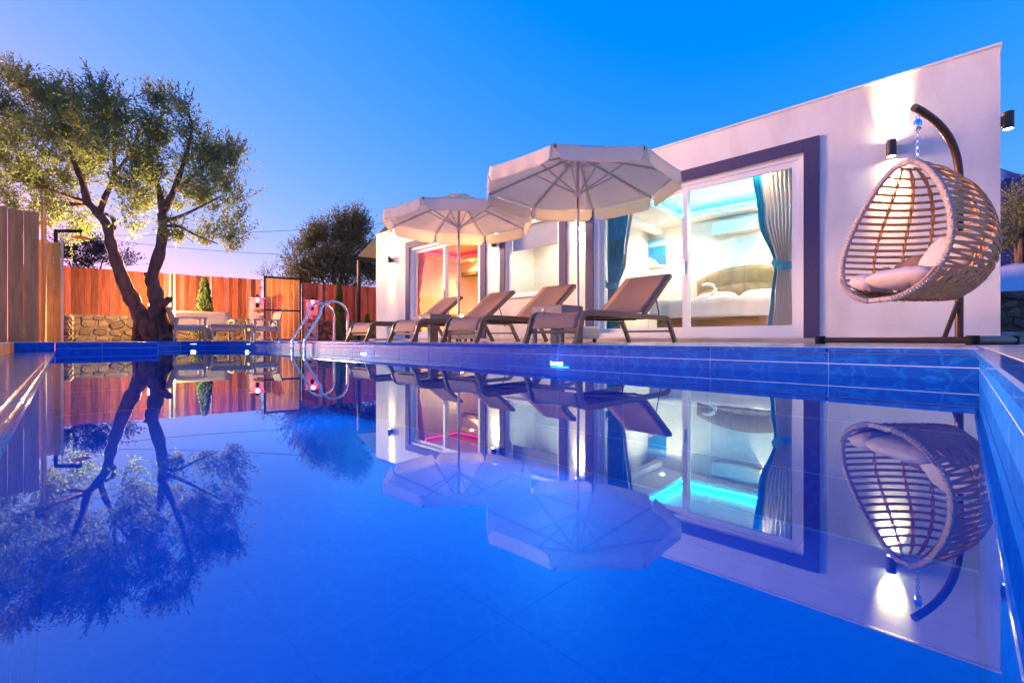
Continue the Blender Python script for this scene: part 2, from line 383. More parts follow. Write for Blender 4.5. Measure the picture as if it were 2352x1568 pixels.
# deck slabs
slab_cache = {}
def slab(x0, x1, y0, y1):
    k = (round(x1 - x0, 3), round(y1 - y0, 3)); w_, h_ = k
    if k not in slab_cache: slab_cache[k] = MB().bbox(-w_ / 2 + .0015, w_ / 2 - .0015, -h_ / 2 + .0015, h_ / 2 - .0015, -.004, .004, .001).mesh('paving_slab', M['deck'])
    inst('paving_slab', slab_cache[k], DECK, ((x0 + x1) / 2, (y0 + y1) / 2, -.004))
def slabs(x0, x1, y0, y1, s=.6):
    nx, ny = max(1, round((x1 - x0) / s)), max(1, round((y1 - y0) / s))
    for i in range(nx):
        for j in range(ny): slab(x0 + (x1 - x0) * i / nx, x0 + (x1 - x0) * (i + 1) / nx, y0 + (y1 - y0) * j / ny, y0 + (y1 - y0) * (j + 1) / ny)
slabs(-9.0, PX1, PY1 + .028, 6.0)
slabs(PX1 + .028, 3.4, PY1 + .028, 6.0)
slabs(PX1 + .028, 2.5, -2.3, PY1 + .028)
slabs(-8.55, PX1 + .028, -2.3, NY - .028)
slabs(-11.7, PX0 - .028, -2.8, .97, .6)
for k in range(15):
    xa, xb = PX0 + (PX1 - PX0) * k / 15, PX0 + (PX1 - PX0) * (k + 1) / 15
    MB().bbox(xa + .0015, xb - .0015, NY, PY0 - .0215, -.165, -.1225, .003).build('ledge_slab', M['ledge'], pool)
    MB().bbox(xa + .001, xb - .001, NY - .026, NY - .001, -.16, -.004, .003).build('riser_board', M['plankgrey'], DECK)
MB().bbox(PX1 + .001, PX1 + .026, NY - .026, PY0 - .002, -.16, -.004, .003).build('riser_board', M['plankgrey'], DECK)
MB().bbox(PX0 - .026, PX0 - .001, NY - .026, PY0 - .002, -.16, -.004, .003).build('ledge_end_tile', M['tile'], pool)
# pool lamps
def pool_lamp(loc, nrm, label, e, k=1.0):
    t = thing('pool_light', label, 'pool light', loc, math.atan2(nrm[1], nrm[0]), 'lamps set in the pool walls'); t.scale = (1, k, k)
    MB().bbox(-.004, .010, -.103, .103, -.013, .013, .004).build('trim_frame', M['coping'], t)
    MB().bbox(.0105, .016, -.095, .095, -.007, .007, .002).build('lens', M['pool_glow'], t)
    lamp('lamp_light', 'AREA', e, (.45, .75, 1.0), (.05, 0, 0), t, (0, R(-90), 0), .12)
POOL_E = 1.5
pool_lamp((-2.31, PY1 - .010, -.185), (0, -1), 'glowing slim pool lamp under water in the long wall below the lounger nearest the bedroom', POOL_E)
pool_lamp((-5.62, PY1 - .010, -.185), (0, -1), 'glowing slim pool lamp in the long wall below the middle loungers', POOL_E)
d1 = Vector((1, -.42, 0)).normalized()
pool_lamp((-11.235 + .016, 1.90, -.062), (d1.x, d1.y), 'pool lamp in the curved end wall in front of the garden table', POOL_E * .03, .55)
pool_lamp((-10.30 + .01, 2.70 - .02, -.062), (.38, -.92), 'pool lamp in the curved end wall in front of the right armchair', POOL_E * .03, .55)

# ================================================================ HOUSE
P1 = Vector((.283, 6.554, 0)); P2 = Vector((-11.60, 6.20, 0)); HL = (P2 - P1).length
TH = math.atan2(P1.y - P2.y, P1.x - P2.x)
HM = Matrix.Translation(P1) @ Matrix.Rotation(TH, 4, 'Z'); HI = HM.inverted()
def fl(px, py, c=0.0):                       # photo pixel -> house-local (x, z) on the plane c metres behind the facade
    o = HI @ C0; r = HI.to_3x3() @ ray(px, py); k = (c - o.y) / r.y; p = o + r * k
    return p.x, p.z
def hw(x, y, z): return HM @ Vector((x, y, z))
def fxx(px, c=0.0): return fl(px, 700, c)[0]
house = thing('house', 'low white stucco house with flat roof and dark window surrounds', 'house', P1, TH)
HT = 2.945; WT = .22; FLZ = .085; DT = 2.36
A0, A1 = fxx(1364), fxx(1846); B0, B1 = fxx(1161), fxx(1285); D0, D1 = fxx(941), fxx(1104)
SILL = fl(1230, 681)[1]
HB = 4.6                                       # depth of the house
wl_ = MB()
def seg(x0, x1, z0=0.0, z1=HT): wl_.b2(x0, x1, 0, WT, z0, z1)
seg(-HL, D0); seg(D1, B0); seg(B1, A0); seg(A1, 0)
for x0, x1, lo in ((D0, D1, FLZ), (B0, B1, SILL), (A0, A1, FLZ)):
    seg(x0, x1, DT, HT); seg(x0, x1, 0, lo)
wl_.b2(-HL, -HL + WT, WT, HB, 0, HT); wl_.b2(-WT, 0, WT, HB, 0, HT); wl_.b2(-HL + WT, -WT, HB - WT, HB, 0, HT)
wl_.build('wall', M['stucco'], house)
MB().b2(-HL + WT, -WT, WT, HB - WT, 2.72, 2.86).build('roof', M['stucco'], house)
MB().b2(-HL + WT, -WT, WT, HB - WT, 0.02, FLZ).build('floor', M['intfloor'], house)
pl = MB(); pl.b2(-HL - .03, 0.06, -.30, -.002, -.004, .055); pl.build('plinth_step', M['deck'], house)
cap = MB(); cap.bbox(-HL - .015, .015, -.015, WT + .015, HT + .001, HT + .03, .006); cap.build('parapet_cap', M['stucco'], house)
# dark surrounds, 2 cm proud
def surround(x0, x1, z0, wd, ztop):
    for a, b in ((x0 - wd, x0), (x1, x1 + wd)):
        MB().bbox(a, b, -.022, -.001, z0, ztop, .003).build('surround', M['dark'], house)
    MB().bbox(x0, x1, -.022, -.001, DT, ztop, .003).build('surround', M['dark'], house)
surround(A0, A1, .056, .165, DT + .16); surround(D0, D1, .056, .17, DT + .16); surround(B0, B1, SILL + .02, .16, DT + .16)
MB().bbox(B0 - .05, B1 + .05, -.07, .10, SILL + .001, SILL + .035, .005).build('window_sill', M['pvc'], house)

def frame_rect(mb, x0, x1, z0, z1, t, y0, y1):
    mb.b2(x0, x0 + t, y0, y1, z0, z1); mb.b2(x1 - t, x1, y0, y1, z0, z1)
    mb.b2(x0 + t, x1 - t, y0, y1, z1 - t, z1); mb.b2(x0 + t, x1 - t, y0, y1, z0, z0 + t)
def sliding_door(x0, x1, xm, name):
    fr = MB(); frame_rect(fr, x0, x1, FLZ, DT, .06, .03, .17)
    f = fr.build(name, M['pvc'], house)
    # front leaf (right of the mullion), rear leaf parked behind it; the left half stays behind its own glass
    for (a, b, y) in ((xm - .035, x1 - .06, .045), (x0 + .06, xm + .045, .11)):
        lf = MB(); frame_rect(lf, a, b, FLZ + .06, DT - .06, .075, y, y + .045); o = lf.build('leaf_frame', M['pvc'], f)
        MB().b2(a + .074, b - .074, y + .018, y + .026, FLZ + .134, DT - .134).build('pane', M['glass'], o)
    h = MB(); h.bbox(xm + .0, xm + .02, .015, .044, 1.0, 1.2, .004); h.build('handle', M['steel'], f)
sliding_door(A0, A1, fxx(1570), 'sliding_door'); sliding_door(D0, D1, fxx(1016.5), 'sliding_door')
fr = MB(); frame_rect(fr, B0, B1, SILL + .036, DT, .07, .04, .12); wf = fr.build('window_frame', M['pvc'], house)
MB().b2(B0 + .069, B1 - .069, .076, .084, SILL + .105, DT - .069).build('pane', M['glass'], wf)
rb = MB(); rb.b2(B0 + .08, B1 - .08, .135, .139, 1.84, DT - .06); rb.tube([(B0 + .08, .137, 1.835), (B1 - .08, .137, 1.835)], .014, 8); rb.build('roller_blind', pm('blind_fabric', (.50, .50, .56), (.44, .45, .52), 6, .8, trans=.2), house)
# inside walls, ceilings with a lit tray
BW = 2.85
PA = (B1 + A0) / 2 - .04; PB = (D1 + B0) / 2
iw = MB()
iw.b2(PA, -WT, BW, BW + .08, FLZ, 2.70); MB().b2(-HL + WT, PB - .06, BW, BW + .08, FLZ, 2.70).build('inside_wall', M['peach'], house)
iw.b2(PB - .02, PB, WT, BW + .08, FLZ, 2.70); MB().b2(PB - .06, PB - .021, WT, BW, FLZ, 2.70).build('inside_wall', M['peach'], house); iw.b2(PA - .08, PA, WT, BW + .08, FLZ, 2.70); iw.b2(PB, PA - .08, 1.35, 1.43, FLZ, 2.70)
iw.build('inside_wall', M['intwall'], house)
def tray_ceiling(x0, x1, y0, y1, tx0, tx1, ty0, ty1, glow, z=2.46, cm='intceil'):
    c = MB(); t = .07
    c.b2(x0, tx0, y0, y1, z, z + t); c.b2(tx1, x1, y0, y1, z, z + t); c.b2(tx0, tx1, y0, ty0, z, z + t); c.b2(tx0, tx1, ty1, y1, z, z + t)
    c.b2(x0, x1, y0, y1, 2.68, 2.71)
    co = c.build('ceiling', M[cm], house)
    for a in ((tx0 - .06, tx0 - .03, ty0 - .03, ty1 + .03), (tx1 + .03, tx1 + .06, ty0 - .03, ty1 + .03)):
        MB().b2(a[0], a[1], a[2], a[3], z + t + .001, z + t + .05).build('led_strip', M[glow], co)
    for a in ((tx0 - .02, tx1 + .02, ty0 - .06, ty0 - .03), (tx0 - .02, tx1 + .02, ty1 + .03, ty1 + .06)):
        MB().b2(a[0], a[1], a[2], a[3], z + t + .001, z + t + .05).build('led_strip', M[glow], co)
tcx, _ = fl(1565, 508, 2.42)
tray_ceiling(PA, -WT, WT, BW, tcx, -.55, .75, 2.42, 'cyan_glow')
bx0, bx1 = -HL + WT, PB - .06
tray_ceiling(bx0, bx1, WT, BW, bx0 + .5, bx1 - .35, .7, 2.35, 'red_glow', cm='peach')
MB().b2(PB, PA - .08, WT, 1.35, 2.5, 2.53).build('ceiling', M['intceil'], house)
bm_ = MB(); bm_.b2(tcx - .75, tcx - .60, WT + .3, BW, 2.33, 2.459); bm_.build('ceiling_beam', M['intceil'], house)
# wooden lean-to roof behind the left end
cr = thing('lean_to_roof', 'small orange timber canopy roof jutting out behind the left end of the house', 'roof', hw(-HL, 2.2, 0), TH)
base_inv = (Matrix.Translation(hw(-HL, 2.2, 0)) @ Matrix.Rotation(TH, 4, 'Z')).inverted()
e0, e1 = base_inv @ at_d(820, 592, 13.3), base_inv @ at_d(900, 600, 13.3)
r0, r1 = base_inv @ at_d(884, 522, 14.6), base_inv @ at_d(968, 530, 14.6)
def lerp(a, b, t): return a + (b - a) * t
for k in range(7):
    a0, a1 = lerp(e0, e1, k / 7 + .004), lerp(e0, e1, (k + 1) / 7 - .004); b0, b1 = lerp(r0, r1, k / 7 + .004), lerp(r0, r1, (k + 1) / 7 - .004)
    up_ = Vector((0, 0, .03)); MB().add([a0, a1, b1, b0, a0 + up_, a1 + up_, b1 + up_, b0 + up_], [(3, 2, 1, 0), (4, 5, 6, 7), (0, 1, 5, 4), (1, 2, 6, 5), (2, 3, 7, 6), (3, 0, 4, 7)]).build('roof_board', M['plankorange'], cr)
for k in (.02, .42, .85):
    dz = Vector((0, 0, -.05)); MB().sweep([lerp(e0, e1, k) + dz, lerp(r0, r1, k) + dz], [(-.03, -.045), (.03, -.045), (.03, .045), (-.03, .045)]).build('rafter', M['black'], cr)
MB().sweep([lerp(e0, e1, -.02) + Vector((0, 0, -.02)), lerp(e0, e1, 1) + Vector((0, 0, -.02))], [(-.03, -.06), (.03, -.06), (.03, .06), (-.03, .06)]).build('fascia', M['black'], cr)
for k in (.05, .9):
    p_ = lerp(e0, e1, k); MB().b2(p_.x - .04, p_.x + .04, p_.y - .04, p_.y + .04, -.02, p_.z - .05).build('post', M['black'], cr)

# wall lamps: a can that throws light up and down the wall
def wall_lamp(x, y, z, label, up_e=38, dn_e=38, side=False, r=.045, h=.18):
    t = thing('wall_lamp', label, 'wall lamp', hw(x, y, z), TH + (R(90) if side else 0), 'up-and-down wall lamps on the house')
    off = -.085
    c = MB(); 
    prof = [(r * .86, -h / 2 + .02), (r, -h / 2), (r, h / 2), (r * .86, h / 2 - .02)]
    c.lathe([(r * .8, -h / 2 + .012), (r * .82, -h / 2), (r, -h / 2), (r, h / 2), (r * .82, h / 2), (r * .8, h / 2 - .012)], (0, off, 0), 20); c.build('body', M['brownmetal'], t, True)
    MB().b2(-.02, .02, off + r * .9, -.001, -.05, .05).build('bracket', M['brownmetal'], t)
    for sgn, e in ((1, up_e), (-1, dn_e)):
        l = MB(); l.lathe([(r * .78, 0), (r * .78, .003)], (0, off, sgn * (h / 2 - .008)), 16); l.build('lens', M['warm_glow'], t)
        lamp('lamp_light', 'SPOT', e, WARM, (0, off, sgn * (h / 2 + .004)), t, (R(180 - 27) if sgn > 0 else R(27), 0, 0), .03, R(56), 1.0)
for px, py, lb in ((894, 597, 'brown wall lamp at the far left end of the house'), (1132, 560, 'wall lamp between the red-curtained door and the blind window'),
                   (1325, 498, 'wall lamp between the blind window and the bedroom door'), (2047, 341, 'wall lamp above the hanging egg chair')):
    x, z = fl(px, py, -.085)
    wall_lamp(x, 0, z, lb)
wall_lamp(0.0, .42, at_y(2313, 276, 6.95).z, 'brown wall lamp on the right-hand side wall of the house', side=True)

# ---------------------------------------------------------------- bedroom
def hthing(name, label, cat, x, y, z, group=None, rz=0): return thing(name, label, cat, hw(x, y, z), TH + rz, group)
def downlight(x, y, z, label, e=10, col=(1, .70, .40)):
    t = hthing('downlight', label, 'downlight', x, y, z, 'recessed ceiling downlights')
    MB().lathe([(.058, -.006), (.058, 0)], n=16).build('trim', M['pvc'], t)
    MB().lathe([(.044, -.010), (.044, -.0065)], n=16).build('lens', M['down_glow'], t)
    lamp('lamp_light', 'SPOT', e, col, (0, 0, -.02), t, (0, 0, 0), .04, R(150), .8)
for k, (px, py, lb) in enumerate(((1448, 538, 'downlight over the framed sea picture'), (1424, 560, 'downlight beside the teal curtain'), (1552, 522, 'downlight in the corner by the door mullion'))):
    r_ = HI.to_3x3() @ ray(px, py); o_ = HI @ C0; kk = (2.46 - o_.z) / r_.z; p_ = o_ + r_ * kk
    downlight(max(PA + .2, p_.x), min(BW - .55, max(.35, p_.y)), 2.46, lb, 9.5)
downlight(-2.6, 2.62, 2.46, 'downlight above the air conditioner', 6.5); downlight(-.38, 1.4, 2.46, 'downlight near the right-hand bedroom curtain', 6.5); downlight(-2.2, .5, 2.46, 'downlight just inside the bedroom door glass', 9)
hx0 = fxx(1606, BW); hx1 = hx0 + 1.78
bed = hthing('bed', 'double bed with buttoned gold headboard and white cover', 'bed', (hx0 + hx1) / 2, BW - .02, FLZ)
bw_ = (hx1 - hx0) / 2
MB().bbox(-bw_ + .04, bw_ - .04, -2.02, -.10, 0, .36, .015).build('bed_base', M['bedwood'], bed)
def headb(u, v):
    x = -bw_ + 2 * bw_ * u; top = 1.12 + .22 * math.sin(math.pi * u) ** .8
    z = .1 + (top - .1) * v
    cu, cv = (u * 8) % 1, (v * 4) % 1
    puff = .035 * (math.sin(math.pi * cu) * math.sin(math.pi * cv)) ** .5
    return (x, -.06 - puff, z)
hb = MB().grid(headb, 48, 32); hb.build('headboard', M['headboard'], bed, True, solid=.05)
hbr = MB(); hbr.tube([headb(u / 24, 1.0) for u in range(25)], .03, 8); hbr.build('headboard_rail', M['headboard'], bed, True)
def cover(u, v):     # draped cover with folds down the foot and sides
    W_ = bw_ + .02; s = (u - .5) * 2 * (W_ + .26); e = v * 2.3
    drop_s = max(0, abs(s) - W_); drop_e = max(0, e - 1.98)
    x = max(-W_, min(W_, s)); y = -.1 - min(e, 1.98); z = .60
    z -= drop_s + drop_e
    x += math.copysign(drop_s * .12, s) + .012 * math.sin(e * 21) * (drop_s > 0)
    y -= drop_e * .12 + .014 * math.sin(s * 19) * (drop_e > 0)
    z += .010 * math.sin(s * 5 + e * 3) + .006 * math.sin(e * 11)
    return (x, y, max(z, .30))
MB().grid(cover, 40, 40).build('bed_cover', M['whitecloth'], bed, True, solid=.012)
MB().bbox(-bw_ + .06, bw_ - .06, -2.0, -.10, .361, .585, .03).build('mattress', M['whitecloth'], bed)
def pillow_mesh(name, a, b, c, m, nu=20, nv=12, pw_=.45):
    def f(u, v):
        th = 2 * math.pi * u; ph = math.pi * (v - .5)
        cx_, sx_ = math.cos(th), math.sin(th); cp = math.cos(ph)
        e = lambda t, p: math.copysign(abs(t) ** p, t)
        return (a * e(cx_, pw_) * e(cp, .6), b * e(sx_, pw_) * e(cp, .6), c * math.sin(ph) * (1 - .35 * (abs(cx_ * cp) ** 3 + abs(sx_ * cp) ** 3)) * (1 + .10 * math.sin(th * 9 + 1.3) * cp + .06 * math.sin(th * 17) * cp))
    return MB().grid(f, nu, nv).mesh(name, m, True)
plm = pillow_mesh('bed_pillow', .36, .24, .11, M['whitecloth'])
for k, (dx, lb) in enumerate(((-.42, 'white bed pillow behind the towel swan'), (.36, 'white bed pillow at the curtain side of the bed'))):
    p_ = hw((hx0 + hx1) / 2 + dx, BW - .42, FLZ + .73); o = inst('bed_pillow', plm, None, p_, rot=(R(18), 0, TH)); tag(o, lb, 'pillow', 'pillows on the bed')
sw = hthing('towel_swan', 'white towel folded into a swan on the bed', 'towel', (hx0 + hx1) / 2 - .35, BW - .95, FLZ + .61)
MB().tube([(-.30, 0, .05), (-.15, 0, .085), (0, 0, .10), (.14, 0, .07)], [.03, .075, .085, .04], 10).build('body', M['whitecloth'], sw, True)
MB().tube([(-.05 + .16 * math.sin(k * .36), -.02, .13 + .11 * (1 - math.cos(k * .36))) for k in range(11)], [.045, .044, .043, .042, .04, .038, .036, .034, .03, .026, .018], 8).build('neck', M['whitecloth'], sw, True)
# picture of a white town above a blue sea
pxa, pza = fl(1461, 557, BW - .01); pxb, pzb = fl(1530, 613, BW - .01)
def sea_mat():
    m = bpy.data.materials.new('sea_print'); m.use_nodes = True; N = m.node_tree.nodes; L = m.node_tree.links; p = N['Principled BSDF']; p.inputs['Roughness'].default_value = .4
    tc = N.new('ShaderNodeTexCoord'); sx = N.new('ShaderNodeSeparateXYZ'); L.new(tc.outputs['Generated'], sx.inputs[0])
    rp = N.new('ShaderNodeValToRGB'); L.new(sx.outputs[2], rp.inputs[0]); r = rp.color_ramp; r.elements[0].color = (.02, .16, .42, 1); r.elements[0].position = .0
    r.elements[1].color = (.005, .20, .55, 1); r.elements[1].position = .55
    for ps, c in ((.72, (.0, .24, .62, 1)), (.78, (.35, .62, .85, 1)), (1.0, (.10, .45, .85, 1))): e = r.elements.new(ps); e.color = c
    vo = N.new('ShaderNodeTexVoronoi'); vo.inputs['Scale'].default_value = 26; L.new(tc.outputs['Generated'], vo.inputs['Vector'])
    r2 = N.new('ShaderNodeValToRGB'); r2.color_ramp.elements[0].color = (.22, .14, .12, 1); r2.color_ramp.elements[1].color = (.80, .76, .74, 1); L.new(vo.outputs['Color'], r2.inputs[0])
    nz = N.new('ShaderNodeTexNoise'); nz.inputs['Scale'].default_value = 4; L.new(tc.outputs['Generated'], nz.inputs['Vector'])
    # town below a falling line from the left
    a = N.new('ShaderNodeMath'); a.operation = 'MULTIPLY_ADD'; a.inputs[1].default_value = .62; L.new(sx.outputs[0], a.inputs[0]); L.new(sx.outputs[2], a.inputs[2])
    b = N.new('ShaderNodeMath'); b.operation = 'MULTIPLY_ADD'; b.inputs[1].default_value = .25; L.new(nz.outputs[0], b.inputs[0]); L.new(a.outputs[0], b.inputs[2])
    c = N.new('ShaderNodeMath'); c.operation = 'LESS_THAN'; c.inputs[1].default_value = .78; L.new(b.outputs[0], c.inputs[0])
    mx = N.new('ShaderNodeMix'); mx.data_type = 'RGBA'; L.new(c.outputs[0], mx.inputs[0]); L.new(rp.outputs[0], mx.inputs[6]); L.new(r2.outputs[0], mx.inputs[7]); L.new(mx.outputs[2], p.inputs['Base Color']); return m
pic = hthing('picture', 'canvas picture of a blue sea and white hillside town', 'picture', (pxa + pxb) / 2, BW - .001, (pza + pzb) / 2)
MB().bbox(-(pxb - pxa) / 2, (pxb - pxa) / 2, -.03, 0, -(pza - pzb) / 2, (pza - pzb) / 2, .004).build('canvas', sea_mat(), pic)
axa, aza = fl(1637, 512, BW - .12); axb, azb = fl(1752, 540, BW - .12)
ac = hthing('air_conditioner', 'white split air conditioner high on the bedroom wall', 'air conditioner', (axa + axb) / 2, BW - .001, aza - .14)
MB().bbox(-(axb - axa) / 2, (axb - axa) / 2, -.20, 0, -.13, .14, .03).build('casing', M['ac'], ac)
MB().b2(-(axb - axa) / 2 + .05, (axb - axa) / 2 - .05, -.206, -.2005, -.115, -.085).build('louvre', M['pvc'], ac)
# curtains
def curtain(name, label, prof, c, m, folds, amp=.035, cat='curtain', lining=None, tie=None):
    # prof: (z, x_left, x_right) in house-local metres
    prof = sorted(prof)
    def xlr(z):
        for (z0, a0, b0), (z1, a1, b1) in zip(prof, prof[1:]):
            if z <= z1: t = (z - z0) / (z1 - z0); t = t * t * (3 - 2 * t); return a0 + (a1 - a0) * t, b0 + (b1 - b0) * t
        return prof[-1][1:]
    z0, z1 = prof[0][0], prof[-1][0]; xc = (prof[0][1] + prof[0][2]) / 2
    t = hthing(name, label, cat, xc, c, FLZ)
    def f(u, v):
        z = z0 + (z1 - z0) * v; a, b = xlr(z)
        return (a + (b - a) * u - xc, amp * math.sin(u * folds * 2 * math.pi + .6 * math.sin(5 * v)), z - FLZ)
    MB().grid(f, folds * 10, 26).build('cloth', m, t, True, solid=.004)
    if lining:
        def g(u, v):
            z = z0 + (z1 - z0) * v; a, b = xlr(z); ww = (b - a) * lining[1]
            s0 = b + .005 if lining[2] > 0 else a - ww - .005
            return (s0 + ww * u - xc, .01 + .02 * math.sin(u * 6 * math.pi), z - FLZ)
        MB().grid(g, 24, 26).build('lining', lining[0], t, True, solid=.004)
    if tie:
        zt, m2 = tie; a, b = xlr(zt)
        MB().sweep([(a - xc - .06, .0, zt + .10 - FLZ), (a - xc, -.06, zt + .03 - FLZ), ((a + b) / 2 - xc, -.075, zt - .01 - FLZ), (b - xc, -.06, zt - FLZ), (b - xc + .02, .03, zt - FLZ)], [(-.004, -.05), (.004, -.05), (.004, .05), (-.004, .05)]).build('tieback', m2, t)
    MB().tube([(prof[-1][1] - xc - .05, 0, z1 - FLZ + .015), (prof[-1][2] - xc + .05, 0, z1 - FLZ + .015)], .012, 8).build('rail', M['pvc'], t)
    return t
cc = WT + .14
def pr(lst, c=cc):
    return [(max(FLZ + .01, fl(a, y, c)[1]), fxx(a, c), fxx(b, c)) for y, a, b in lst]
curtain('curtain', 'teal curtain tied back at the left of the bedroom door', [(2.40, fxx(1398, cc), fxx(1447, cc))] + pr([(606, 1395, 1432), (664, 1397, 1416), (772, 1392, 1426)]), cc, M['teal'], 7, lining=(M['sheer'], .16, 1), tie=(fl(1410, 658, cc)[1], M['teal']))
curtain('curtain', 'sheer white curtain tied back at the right of the bedroom door', [(2.40, fxx(1748, cc), fxx(1838, cc))] + pr([(500, 1758, 1836), (612, 1786, 1818), (680, 1780, 1822), (772, 1772, 1824)]), cc, M['sheer'], 9, lining=(M['teal'], .22, -1), tie=(fl(1800, 612, cc)[1], M['teal']))
curtain('curtain', 'red curtain tied back at the left of the living-room door', [(2.40, fxx(966, cc), fxx(978, cc))] + pr([(640, 960, 969), (690, 953, 962), (772, 952, 968)]), cc, M['red'], 4, lining=(M['sheer'], .9, -1), tie=(fl(957, 690, cc)[1], M['red']))
# ---------------------------------------------------------------- living room seen through the left door
dxa = fxx(975, BW - .05)
dr = hthing('inside_door', 'cream inside door with dark frame beside the red curtain', 'door', dxa - .35, BW - .001, FLZ)
MB().bbox(-.45, .28, -.045, 0, 0, 2.05, .006).build('door_leaf', M['door'], dr)
MB().bbox(.281, .36, -.07, 0, 0, 2.12, .006).build('door_frame', M['doorframe'], dr)
MB().tube([(.20, -.05, 1.0), (.20, -.10, 1.0), (.10, -.10, 1.0)], .012, 8).build('handle', M['black'], dr)
fa, fza = fl(986, 628, BW - .02); fb, fzb = fl(1009, 653, BW - .02)
fp = hthing('picture', 'small brown framed picture on the living-room wall', 'picture', (fa + fb) / 2, BW - .001, (fza + fzb) / 2)
w2, h2 = (fb - fa) / 2, (fza - fzb) / 2; f_ = MB(); frame_rect(f_, -w2, w2, -h2, h2, .035, -.03, 0); f_.build('frame', M['doorframe'], fp)
MB().b2(-w2 + .034, w2 - .034, -.018, -.002, -h2 + .034, h2 - .034).build('print', pm('brown_print', (.30, .08, .03), (.08, .02, .01), 9, .5), fp)
sx_ = fxx(1056, 1.7)
so = hthing('sofa', 'brown sofa with rounded back inside the living room', 'sofa', sx_ + .75, 2.0, FLZ)
MB().bbox(-.95, .95, -.45, .40, 0, .42, .05).build('seat', M['sofa'], so); MB().bbox(-.95, .95, .20, .42, .421, .86, .09).build('backrest', M['sofa'], so)
for s_ in (-1, 1): MB().bbox(s_ * .95 - .10, s_ * .95 + .10, -.46, .199, .30, .66, .08).build('armrest', M['sofa'], so)
o = inst('cushion', pillow_mesh('cushion', .22, .20, .08, M['whitecloth']), None, hw(sx_ + .30, 1.90, FLZ + .62), rot=(R(70), 0, TH)); tag(o, 'cream cushion leaning on the brown sofa', 'cushion')
ks = hthing('wall_shelf', 'brown wooden wall shelf high in the living room', 'shelf', fxx(1078, BW - .1), BW - .001, fl(1078, 632, BW - .1)[1])
MB().bbox(-.30, .42, -.18, 0, -.02, .10, .004).build('board', M['doorframe'], ks)
for x_, y_, lb in ((bx0 + .9, 2.58, 'living-room downlight above the inside door'), (bx0 + 2.3, 2.58, 'living-room downlight above the shelf'), (bx0 + 1.6, .45, 'living-room downlight just inside the glass')):
    downlight(x_, y_, 2.46, lb, 14, (1, .52, .20))
downlight((PB + PA) / 2 - .1, .75, 2.5, 'downlight in the small room behind the blind', 5.2, (1, .93, .78))

# ================================================================ LOUNGERS
def arcpts(c, r, a0, a1, n): return [(c[0] + r * math.cos(a0 + (a1 - a0) * k / n), c[1] + r * math.sin(a0 + (a1 - a0) * k / n)) for k in range(n + 1)]
RECT = lambda a, b: [(-a, -b), (a, -b), (a, b), (-a, b)]
def make_lounger(label):
    t = thing('sun_lounger', label, 'sun lounger', (0, 0, 0), 0, 'loungers lined up along the pool')
    # side profile in (y, z): origin at front feet, back towards the house
    side = [(-.02, 0), (.03, .10)] + [(.175 + .12 * math.cos(a), .165 + .12 * math.sin(a)) for a in [R(172 - 8.5 * k) for k in range(10)]][0:10] + [(.45, .285), (1.00, .283), (1.62, .280)] + [(1.66 + .10 * math.sin(R(12 * k)), .18 + .10 * math.cos(R(12 * k))) for k in range(1, 6)] + [(1.84, .09), (1.90, 0)]
    for s in (-1, 1):
        x = s * .30
        MB().sweep([(x, y, z) for y, z in side], RECT(.016, .026), up=(0, -.2, 1)).build('side_rail', M['bronze'], t, True)
    front = [(.03, .14)] + [(.175 + .12 * math.cos(R(165 - 8.5 * k)), .185 + .12 * math.sin(R(165 - 8.5 * k))) for k in range(9)] + [(.45, .298), (.80, .288), (1.17, .292)]
    def sl(u, v):
        k = v * (len(front) - 1); i = min(int(k), len(front) - 2); f = k - i
        y = front[i][0] + (front[i + 1][0] - front[i][0]) * f; z = front[i][1] + (front[i + 1][1] - front[i][1]) * f
        sag = .018 * (1 - (2 * u - 1) ** 2) * min(1, v * 3) * (v > .3)
        return ((u - .5) * .575, y, z - sag)
    MB().grid(sl, 8, 36).build('seat_sling', M['sling'], t, True, solid=.004)
    MB().tube([(-.30, .05, .11), (.30, .05, .11)], .014, 8).build('front_bar', M['bronze'], t, True)
    # backrest, raised
    a = R(37); py, pz, Lb = 1.19, .300, .80
    def bp(s_, off=0): return (py + s_ * math.cos(a) - off * math.sin(a), pz + s_ * math.sin(a) + off * math.cos(a))
    for s in (-1, 1):
        pts = [(s * .283, *bp(k * Lb / 6)) for k in range(7)]
        MB().sweep(pts, RECT(.014, .022), up=(0, -math.sin(a), math.cos(a))).build('back_frame', M['bronze'], t)
    MB().tube([(-.283, *bp(Lb - .005)), (.283, *bp(Lb - .005))], .018, 8).build('back_bar', M['bronze'], t)
    def bk(u, v): 
        y, z = bp(.01 + v * (Lb - .01), .024 - .02 * (1 - (2 * u - 1) ** 2) * math.sin(math.pi * min(1, v * 1.02)))
        return ((u - .5) * .552, y, z)
    MB().grid(bk, 8, 16).build('back_sling', M['sling'], t, True, solid=.004)
    for s in (-1, 1):
        y0, z0 = bp(.42, -.02); MB().tube([(s * .24, y0, z0), (s * .24, 1.66, .235)], .007, 6).build('back_prop', M['black'], t)
    MB().tube([(-.30, 1.80, .135), (.30, 1.80, .135)], .011, 8).build('rear_bar', M['bronze'], t)
    MB().tube([(-.30, 1.18, .262), (.30, 1.18, .262)], .011, 8).build('cross_bar', M['bronze'], t)
    MB().tube([(-.30, .62, .262), (.30, .62, .262)], .011, 8).build('cross_bar', M['bronze'], t)
    MB().sweep([(-.2, .64, .25), (0, .9, .245), (.2, 1.18, .25)], RECT(.008, .006)).build('brace', M['black'], t)
    return t
LX = [(-2.66, 'brown sling lounger nearest the bedroom door, its raised back in front of the glass'), (-4.0, 'brown sling lounger second from the bedroom door, between the two parasol poles'),
      (-5.23, 'brown sling lounger second from the ladder, just right of the left side table'), (-6.5, 'brown sling lounger nearest the pool ladder')]
